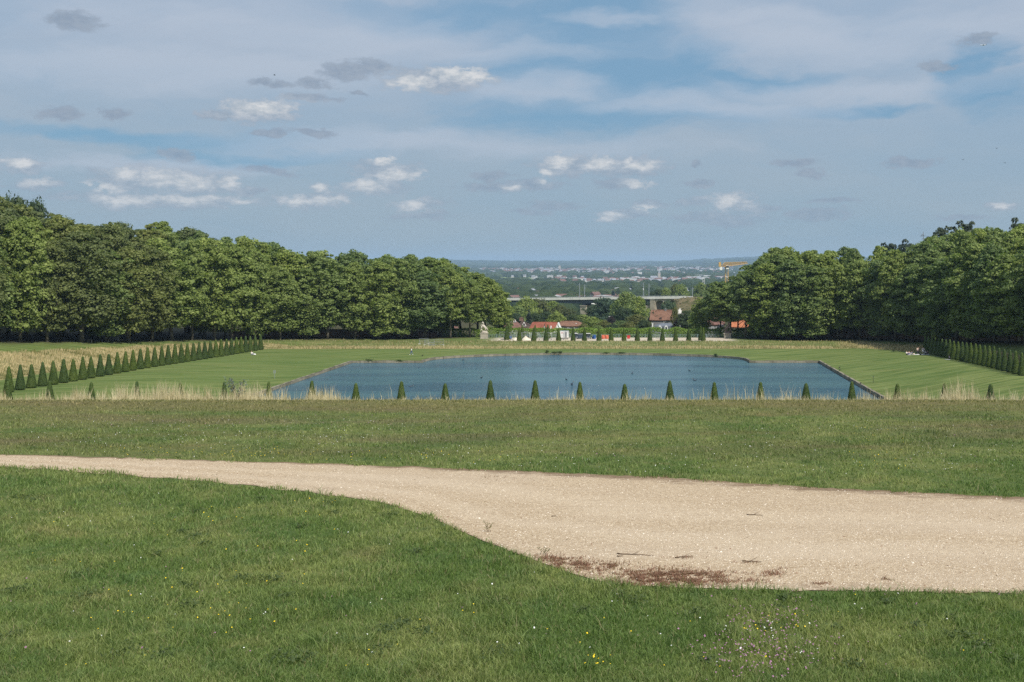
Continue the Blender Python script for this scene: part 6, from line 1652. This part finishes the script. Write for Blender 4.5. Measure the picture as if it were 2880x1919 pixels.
def far_town():
    g = np.random.default_rng(99); cnt = 0; arr = {i: [] for i in range(5)}
    allh = []
    for (px, Yc, sx, sy, n, k) in TOWNS:
        for _ in range(n): allh.append((Yc+g.normal(0, sy), px+g.normal(0, sx), k))
    allh.sort()
    for Y, px, k in allh:
        X = P(px, Y)
        if px < 1200 or px > 2350: continue
        i = int(g.choice([0, 1, 4], p=[.4, .4, .2])) if k == 'A' else int(g.choice(5, p=[.30, .2, .24, .14, .12]))
        s = g.uniform(.8, 1.25)*(.78 if k in 'AB' else 1.05); z = gzf(X, Y)+(1.0 if k in 'AB' else 2.5); rz = g.normal(.2, .5)
        if cnt < 290:
            o = link('far_house', HM[i], None, (X, Y, z)); o.rotation_euler[2] = rz; o.scale = (s,)*3; tag(o, TL[k][0], 'house', TL[k][1]); cnt += 1
        else: arr[i].append((X, Y, z, rz, s*1.25))
    V = []; Fq = []; Mi = []; off = 0
    b = MB()
    for i, L in arr.items():
        me = HM[i]; vs = [v.co.copy() for v in me.vertices]; fs = [tuple(p.vertices) for p in me.polygons]; ms = [p.material_index for p in me.polygons]
        for (X, Y, z, rz, s) in L:
            M = Matrix.Translation((X, Y, z)) @ Matrix.Rotation(rz, 4, 'Z') @ Matrix.Scale(s, 4); o_ = len(b.v); b.v += [tuple(M @ v) for v in vs]
            for f, m_ in zip(fs, ms): b.f.append(tuple(o_+q for q in f)); b.m.append([0, 2, 4][m_] if i in (0,) else ([1, 2, 4][m_] if i == 1 else ([0, 3, 4][m_])))
    o = b.build('distant_town', [M_fw1, M_fw2, M_fr1, M_fr2, M_glass]); tag(o, 'hundreds of tiny pale houses of the farthest towns', 'town', kind='stuff')
far_town()
def shed(px0, px1, py, Y, h_, lab, name='warehouse', m=M_fw1):
    x0, x1 = P(px0, Y), P(px1, Y); z = EYE-HH(py, Y); e = empty(name, ((x0+x1)/2, Y, z-h_)); w = (x1-x0)/2; tag(e, lab, 'building'); MB().box(-w, w, 0, 18, -6, h_-.6).build('wall', m, e)
    n = max(1, int(w/12)); b = MB()
    for i in range(n): a = -w+2*w*i/n; c = a+2*w/n; b.prism([(a-.1, h_-.6), (c+.1, h_-.6), ((a+c)/2, h_+.8)], -.3, 18.3)
    b.build('roof', M_fr3, e)
shed(1378, 1442, 785.5, 3350, 8, 'long pale greenhouses at the left edge of the far valley', 'greenhouse'); shed(1481, 1492, 788, 3300, 7, 'short white shed right of the pale greenhouses', 'warehouse')
shed(1720, 1756, 810.5, 1900, 9, 'long white warehouse in the valley woods right of centre', 'warehouse'); shed(1705, 1716, 810, 1950, 9, 'short white warehouse left of the long white one', 'warehouse')
shed(1665, 1724, 833, 1250, 3.2, 'long low pale building just beyond the viaduct', 'warehouse', M_fw2); shed(1545, 1575, 833, 1240, 3, 'low cream building beyond the viaduct, left', 'warehouse', M_fw2); shed(1433, 1448, 807, 2100, 7, 'small white shed by the left wood end in the valley', 'warehouse')
# church of the nearer town
Y = 3300; X = P(1854, Y); z = gzf(X, Y); e = empty('church', (X, Y, z)); tag(e, 'church with a square tower in the nearer far town', 'church')
MB().box(-4, 4, -4, 4, -3, 26).build('tower', M_fw2, e); MB().add([(-4.3, -4.3, 26), (4.3, -4.3, 26), (4.3, 4.3, 26), (-4.3, 4.3, 26), (0, 0, 36)], [(0, 1, 4), (1, 2, 4), (2, 3, 4), (3, 0, 4), (3, 2, 1, 0)]).build('spire', M_fr2, e)
MB().box(-26, -4.1, -6, 6, -3, 12).build('nave', M_fw2, e); v, f = roof_hip(-26, -4.1, -6, 6, 12, 18); MB().add(v, f).build('roof', M_fr2, e)
Y = 6600; X = P(1574, Y); z = gzf(X, Y); e = empty('church', (X, Y, z)); tag(e, 'tiny church tower in the farther town', 'church'); MB().box(-6, 6, -6, 6, -3, 34).build('tower', M_fw2, e); MB().box(-40, -6.1, -8, 8, -3, 16).build('nave', M_fr1, e)
# thin mast on the far ridge
X = P(1787, 12500); z = gzf(X, 12500); o = MB().tube([(0, 0, -5), (0, 0, 30), (0, 0, 62)], [2.2, 1.8, .8], 6).build('radio_mast', M_steel, None, (X, 12500, z)); tag(o, 'thin radio mast on the far horizon', 'mast')
# pale field on the far slope
V = []; n = 14
for i in range(n):
    for j in range(n):
        Y = 3420+i*56; px = 1392+(1496-1392)*(j/(n-1))-(i-n/2)*1.2; X = P(px, Y); V.append((X, Y, gzf(X, Y)+2.0))
m, t = mat('crop_field'); pos = t.new('ShaderNodeNewGeometry').outputs['Position']; finish(t, pbsdf(t, t.mix(t.mr(t.noise(pos, .02, 4, .6), .35, .65), (.14, .20, .06), (.21, .25, .09)), .9, .1))
tag(link('field', fast_mesh('field', np.array(V), np.array([(i*n+j, i*n+j+1, (i+1)*n+j+1, (i+1)*n+j) for i in range(n-1) for j in range(n-1)]), [m])), 'pale green open field on the far valley slope', 'field', kind='structure')

# ================================================================ air
m = bpy.data.materials.new('haze_air'); m.use_nodes = True; t = NT(m.node_tree); t.n.clear()
vol = t.n.new('ShaderNodeVolumePrincipled'); vol.inputs['Color'].default_value = (.54, .76, 1.0, 1); vol.inputs['Density'].default_value = HAZE; vol.inputs['Anisotropy'].default_value = 0.0
o_ = t.n.new('ShaderNodeOutputMaterial'); t.l.new(vol.outputs[0], o_.inputs['Volume'])
zs = [v.co.z for v in bpy.data.objects['ground'].data.vertices]
o = MB().box(-19200, 19200, -62, 19700, min(zs)-1, max(max(zs)+3, 85)).build('haze', m); tag(o, 'thin bluish summer haze over the valley', 'haze', kind='stuff')

# ================================================================ sky
SUN_AZ, SUN_EL = R(140), R(48)
w = bpy.data.worlds.new('World'); scene.world = w; w.use_nodes = True; t = NT(w.node_tree); t.n.clear()
sky = t.n.new('ShaderNodeTexSky'); sky.sky_type = 'NISHITA'; sky.sun_disc = False; sky.sun_elevation = SUN_EL; sky.sun_rotation = SUN_AZ; sky.altitude = 130; sky.air_density = 1.0; sky.dust_density = 1.2; sky.ozone_density = 1.5
gen = t.new('ShaderNodeTexCoord').outputs['Generated']
V_ = t.vm('NORMALIZE', gen); s = t.new('ShaderNodeSeparateXYZ', None, Vector=V_)
az = t.math('ARCTAN2', s.outputs[0], s.outputs[1]); el = t.math('ARCSINE', s.outputs[2])
Pv = t.new('ShaderNodeCombineXYZ', None, X=az, Y=el, Z=0.0).outputs[0]
# billow displacement of the cloud outlines
nz = t.new('ShaderNodeTexNoise', None, Vector=t.vm('MULTIPLY', V_, (1, 1, 1.7)), Scale=27.0, Detail=7.0, Roughness=.58)
wv = t.vm('MULTIPLY', t.vm('SUBTRACT', nz.outputs['Color'], (.5, .5, .5)), (.046, .020, 0))
Pw = t.vm('ADD', Pv, wv)
def ang_(px, py):
    x = (px-CX)/F; z = (HY-py)/F; L = math.sqrt(x*x+1+z*z); return math.atan2(x, 1), math.asin(z/L)
def field(lst, src):
    acc = None
    for (px, py, rx, ry) in lst:
        a, e_ = ang_(px, py); sx, sy = F/rx*.80, F/ry*.80
        if acc is None: acc = t.vm('LENGTH', t.vm('MULTIPLY_ADD', src, (sx, sy, 0), (-a*sx, -e_*sy, 0)))
        else: acc = t.math('MINIMUM', acc, t.vm('LENGTH', t.vm('MULTIPLY_ADD', src, (sx, sy, 0), (-a*sx, -e_*sy, 0))))
    return acc
CLOUDS = [(202,54,54,24),(153,318,46,18),(306,319,40,16),(490,436,43,17),(731,226,34,11),(795,236,38,12),(893,232,37,15),(975,205,60,22),(1040,192,60,18),(869,277,67,9),(997,263,30,7),(612,324,44,14),(760,378,50,9),(880,375,60,9),(759,480,67,10),
          (1230,223,140,34),(728,310,95,32),(58,465,46,20),(92,520,48,16),(380,505,110,32),(560,512,110,34),(459,563,265,20),(690,535,60,14),(1077,484,88,30),(1053,526,80,24),(912,529,34,16),(881,563,98,22),(1193,578,80,18),(1383,493,49,15),(1400,525,110,16),
          (1600,468,90,30),(1740,470,110,30),(1510,523,67,18),(1752,520,73,15),(1550,578,67,12),(1480,600,55,10),(1758,606,80,17),(1838,574,46,12),(2058,572,70,28),(2120,592,90,9),(1954,568,52,14),(2248,458,60,12),(2278,490,37,14),(2566,456,67,15),(2340,566,61,8),(2640,184,50,14),(2731,110,46,14),(1972,464,18,9),(1970,518,40,8),(2021,615,130,18),(2297,606,80,18),(2817,578,50,10),(1180,610,90,10),(2700,610,70,8)]
LIT = [(1278,206,62,20),(1165,232,50,16),(1330,222,40,14),(730,303,76,20),(48,457,28,13),(92,513,28,9),(350,486,30,12),(445,503,52,20),(540,508,60,18),(640,510,34,15),(285,525,42,12),(340,560,60,10),(520,558,100,10),(690,568,36,12),(1083,452,24,18),(1110,490,62,13),(1032,521,38,17),(912,527,24,12),(836,560,32,16),(915,566,56,9),(1170,576,40,14),
       (1574,455,34,17),(1690,460,40,17),(1800,464,34,11),(1764,448,13,9),(1545,482,30,10),(1530,512,14,8),(1800,518,24,9),(1716,608,28,10),(1828,588,26,9),(2050,568,52,19),(2822,576,24,6),(1440,528,16,6)]
fl = field(CLOUDS, Pw); ll = field(LIT, t.vm('ADD', Pv, t.vm('MULTIPLY', wv, (.9, .9, 0))))
n3 = t.noise(t.vm('MULTIPLY', V_, (1, 1, 2.2)), 95, 5, .62)
grey = t.mr(t.math('ADD', fl, t.math('MULTIPLY', t.math('SUBTRACT', n3, .5), -1.7)), .50, 1.12, 1, 0)
lit = t.mr(t.math('ADD', ll, t.math('MULTIPLY', t.math('SUBTRACT', n3, .5), -.75)), .15, 1.30, 1, 0)
body = t.mr(fl, .25, 1.0, 1, 0)
# thin high veil with clear blue openings
warp = t.new('ShaderNodeTexNoise', None, Vector=t.vm('MULTIPLY', V_, (1, 1, 2.6)), Scale=5.0, Detail=5.0, Roughness=.6)
Pc = t.vm('ADD', Pv, t.vm('MULTIPLY', t.vm('SUBTRACT', warp.outputs['Color'], (.5, .5, .5)), (.22, .07, 0)))
HOLES = [(1560,110,270,105),(1720,60,200,60),(1820,230,270,65),(1960,175,130,60),(1660,330,300,55),(2130,215,160,22),(340,392,380,20),(640,440,240,16),(1300,60,300,40),(2830,260,110,50),(2790,180,60,60),(2420,300,160,16),(1900,320,200,22)]
hf = field(HOLES, Pc)
streak = t.noise(t.vm('MULTIPLY', t.new('ShaderNodeMapping', {'vector_type': 'POINT'}, Vector=Pc, Rotation=(0, 0, R(-14))).outputs[0], (5, 30, 1)), 1.0, 6, .6)
hole = t.mr(t.math('ADD', hf, t.math('MULTIPLY', t.math('SUBTRACT', streak, .5), 1.9)), .30, 1.45, 1, 0)
veiln = t.noise(t.vm('MULTIPLY', Pc, (3.5, 14, 1)), 1.0, 6, .58)
veil = t.math('MULTIPLY', t.math('SUBTRACT', 1.0, t.math('MULTIPLY', hole, .90)), t.mr(veiln, .30, .68, .66, 1.0))
hor = t.mr(el, -.02, .24, 0, 1)
wsp_ = 0
skc = t.vm('MULTIPLY', sky.outputs[0], (SKYK*.80, SKYK*1.0, SKYK*1.02))
blue = t.mix(.80, skc, (.185, .355, .540))
vcol = t.mix(hor, (.325, .425, .500), (.408, .490, .610))
wf = field([(2330,115,330,48),(2700,55,260,40),(1500,262,240,26),(930,95,520,50),(1330,150,260,26),(1950,300,330,26),(2480,250,330,34),(500,190,420,60),(1720,70,150,16),(2150,60,300,26),(1250,420,500,30),(300,455,330,16)], Pc)
wisp = t.mr(t.math('ADD', wf, t.math('MULTIPLY', t.math('SUBTRACT', streak, .5), 2.2)), .1, 1.5, 1, 0)
c = t.mix(t.math('MAXIMUM', veil, t.mr(el, .0, .075, .96, 0)), blue, vcol)
c = t.mix(t.math('MULTIPLY', wisp, .55), c, (.50, .565, .665))
near_l = t.mr(ll, 1.1, 2.6, 1, 0)
gcol = t.mix(t.mr(n3, .35, .65), t.mix(near_l, (.262, .332, .432), (.315, .385, .475)), t.mix(near_l, (.320, .385, .475), (.42, .475, .55)))
c = t.mix(t.math('MULTIPLY', grey, t.mr(el, .02, .13, .55, .86)), c, gcol)
c = t.mix(t.math('MULTIPLY', t.math('MULTIPLY', lit, t.mr(grey, .0, .55)), t.mr(el, .03, .12, .66, .92)), c, t.mix(t.mr(n3, .32, .68), (.50, .55, .60), (.72, .73, .74)))
bg = t.new('ShaderNodeBackground', None, Color=c, Strength=1.0)
t.set(t.n.new('ShaderNodeOutputWorld').inputs['Surface'], bg)
w.cycles.sampling_method = 'MANUAL'; w.cycles.sample_map_resolution = 1024

sd = bpy.data.lights.new('sun', 'SUN'); sd.energy = 4.8; sd.angle = R(.53); sd.color = (1.0, .955, .88)
so = bpy.data.objects.new('sun', sd); col.objects.link(so)
d = Vector((math.sin(SUN_AZ)*math.cos(SUN_EL), math.cos(SUN_AZ)*math.cos(SUN_EL), math.sin(SUN_EL)))
so.rotation_euler = d.to_track_quat('Z', 'Y').to_euler(); so.location = d*300

cd = bpy.data.cameras.new('camera'); cam = bpy.data.objects.new('camera', cd); col.objects.link(cam); scene.camera = cam
cam.location = (0, 0, EYE); cam.rotation_euler = (R(90), 0, 0)
cd.sensor_width = 36; cd.lens = F/2880*36; cd.shift_x = (1440-CX)/2880; cd.shift_y = (HY-959.5)/2880
cd.clip_start = .1; cd.clip_end = 60000
scene.view_settings.view_transform = 'Standard'; scene.view_settings.look = 'None'; scene.view_settings.gamma = 1; scene.view_settings.exposure = EXPO
scene.render.engine = 'CYCLES'
cy = scene.cycles; cy.max_bounces = 5; cy.diffuse_bounces = 3; cy.glossy_bounces = 3; cy.transmission_bounces = 3; cy.volume_bounces = 0; cy.transparent_max_bounces = 4
cy.use_denoising = DENO; cy.denoiser = 'OPENIMAGEDENOISE'; cy.denoising_input_passes = 'RGB_ALBEDO_NORMAL'; cy.denoising_prefilter = 'ACCURATE'; cy.sample_clamp_indirect = 6; cy.sample_clamp_direct = 12; cy.caustics_reflective = False; cy.caustics_refractive = False
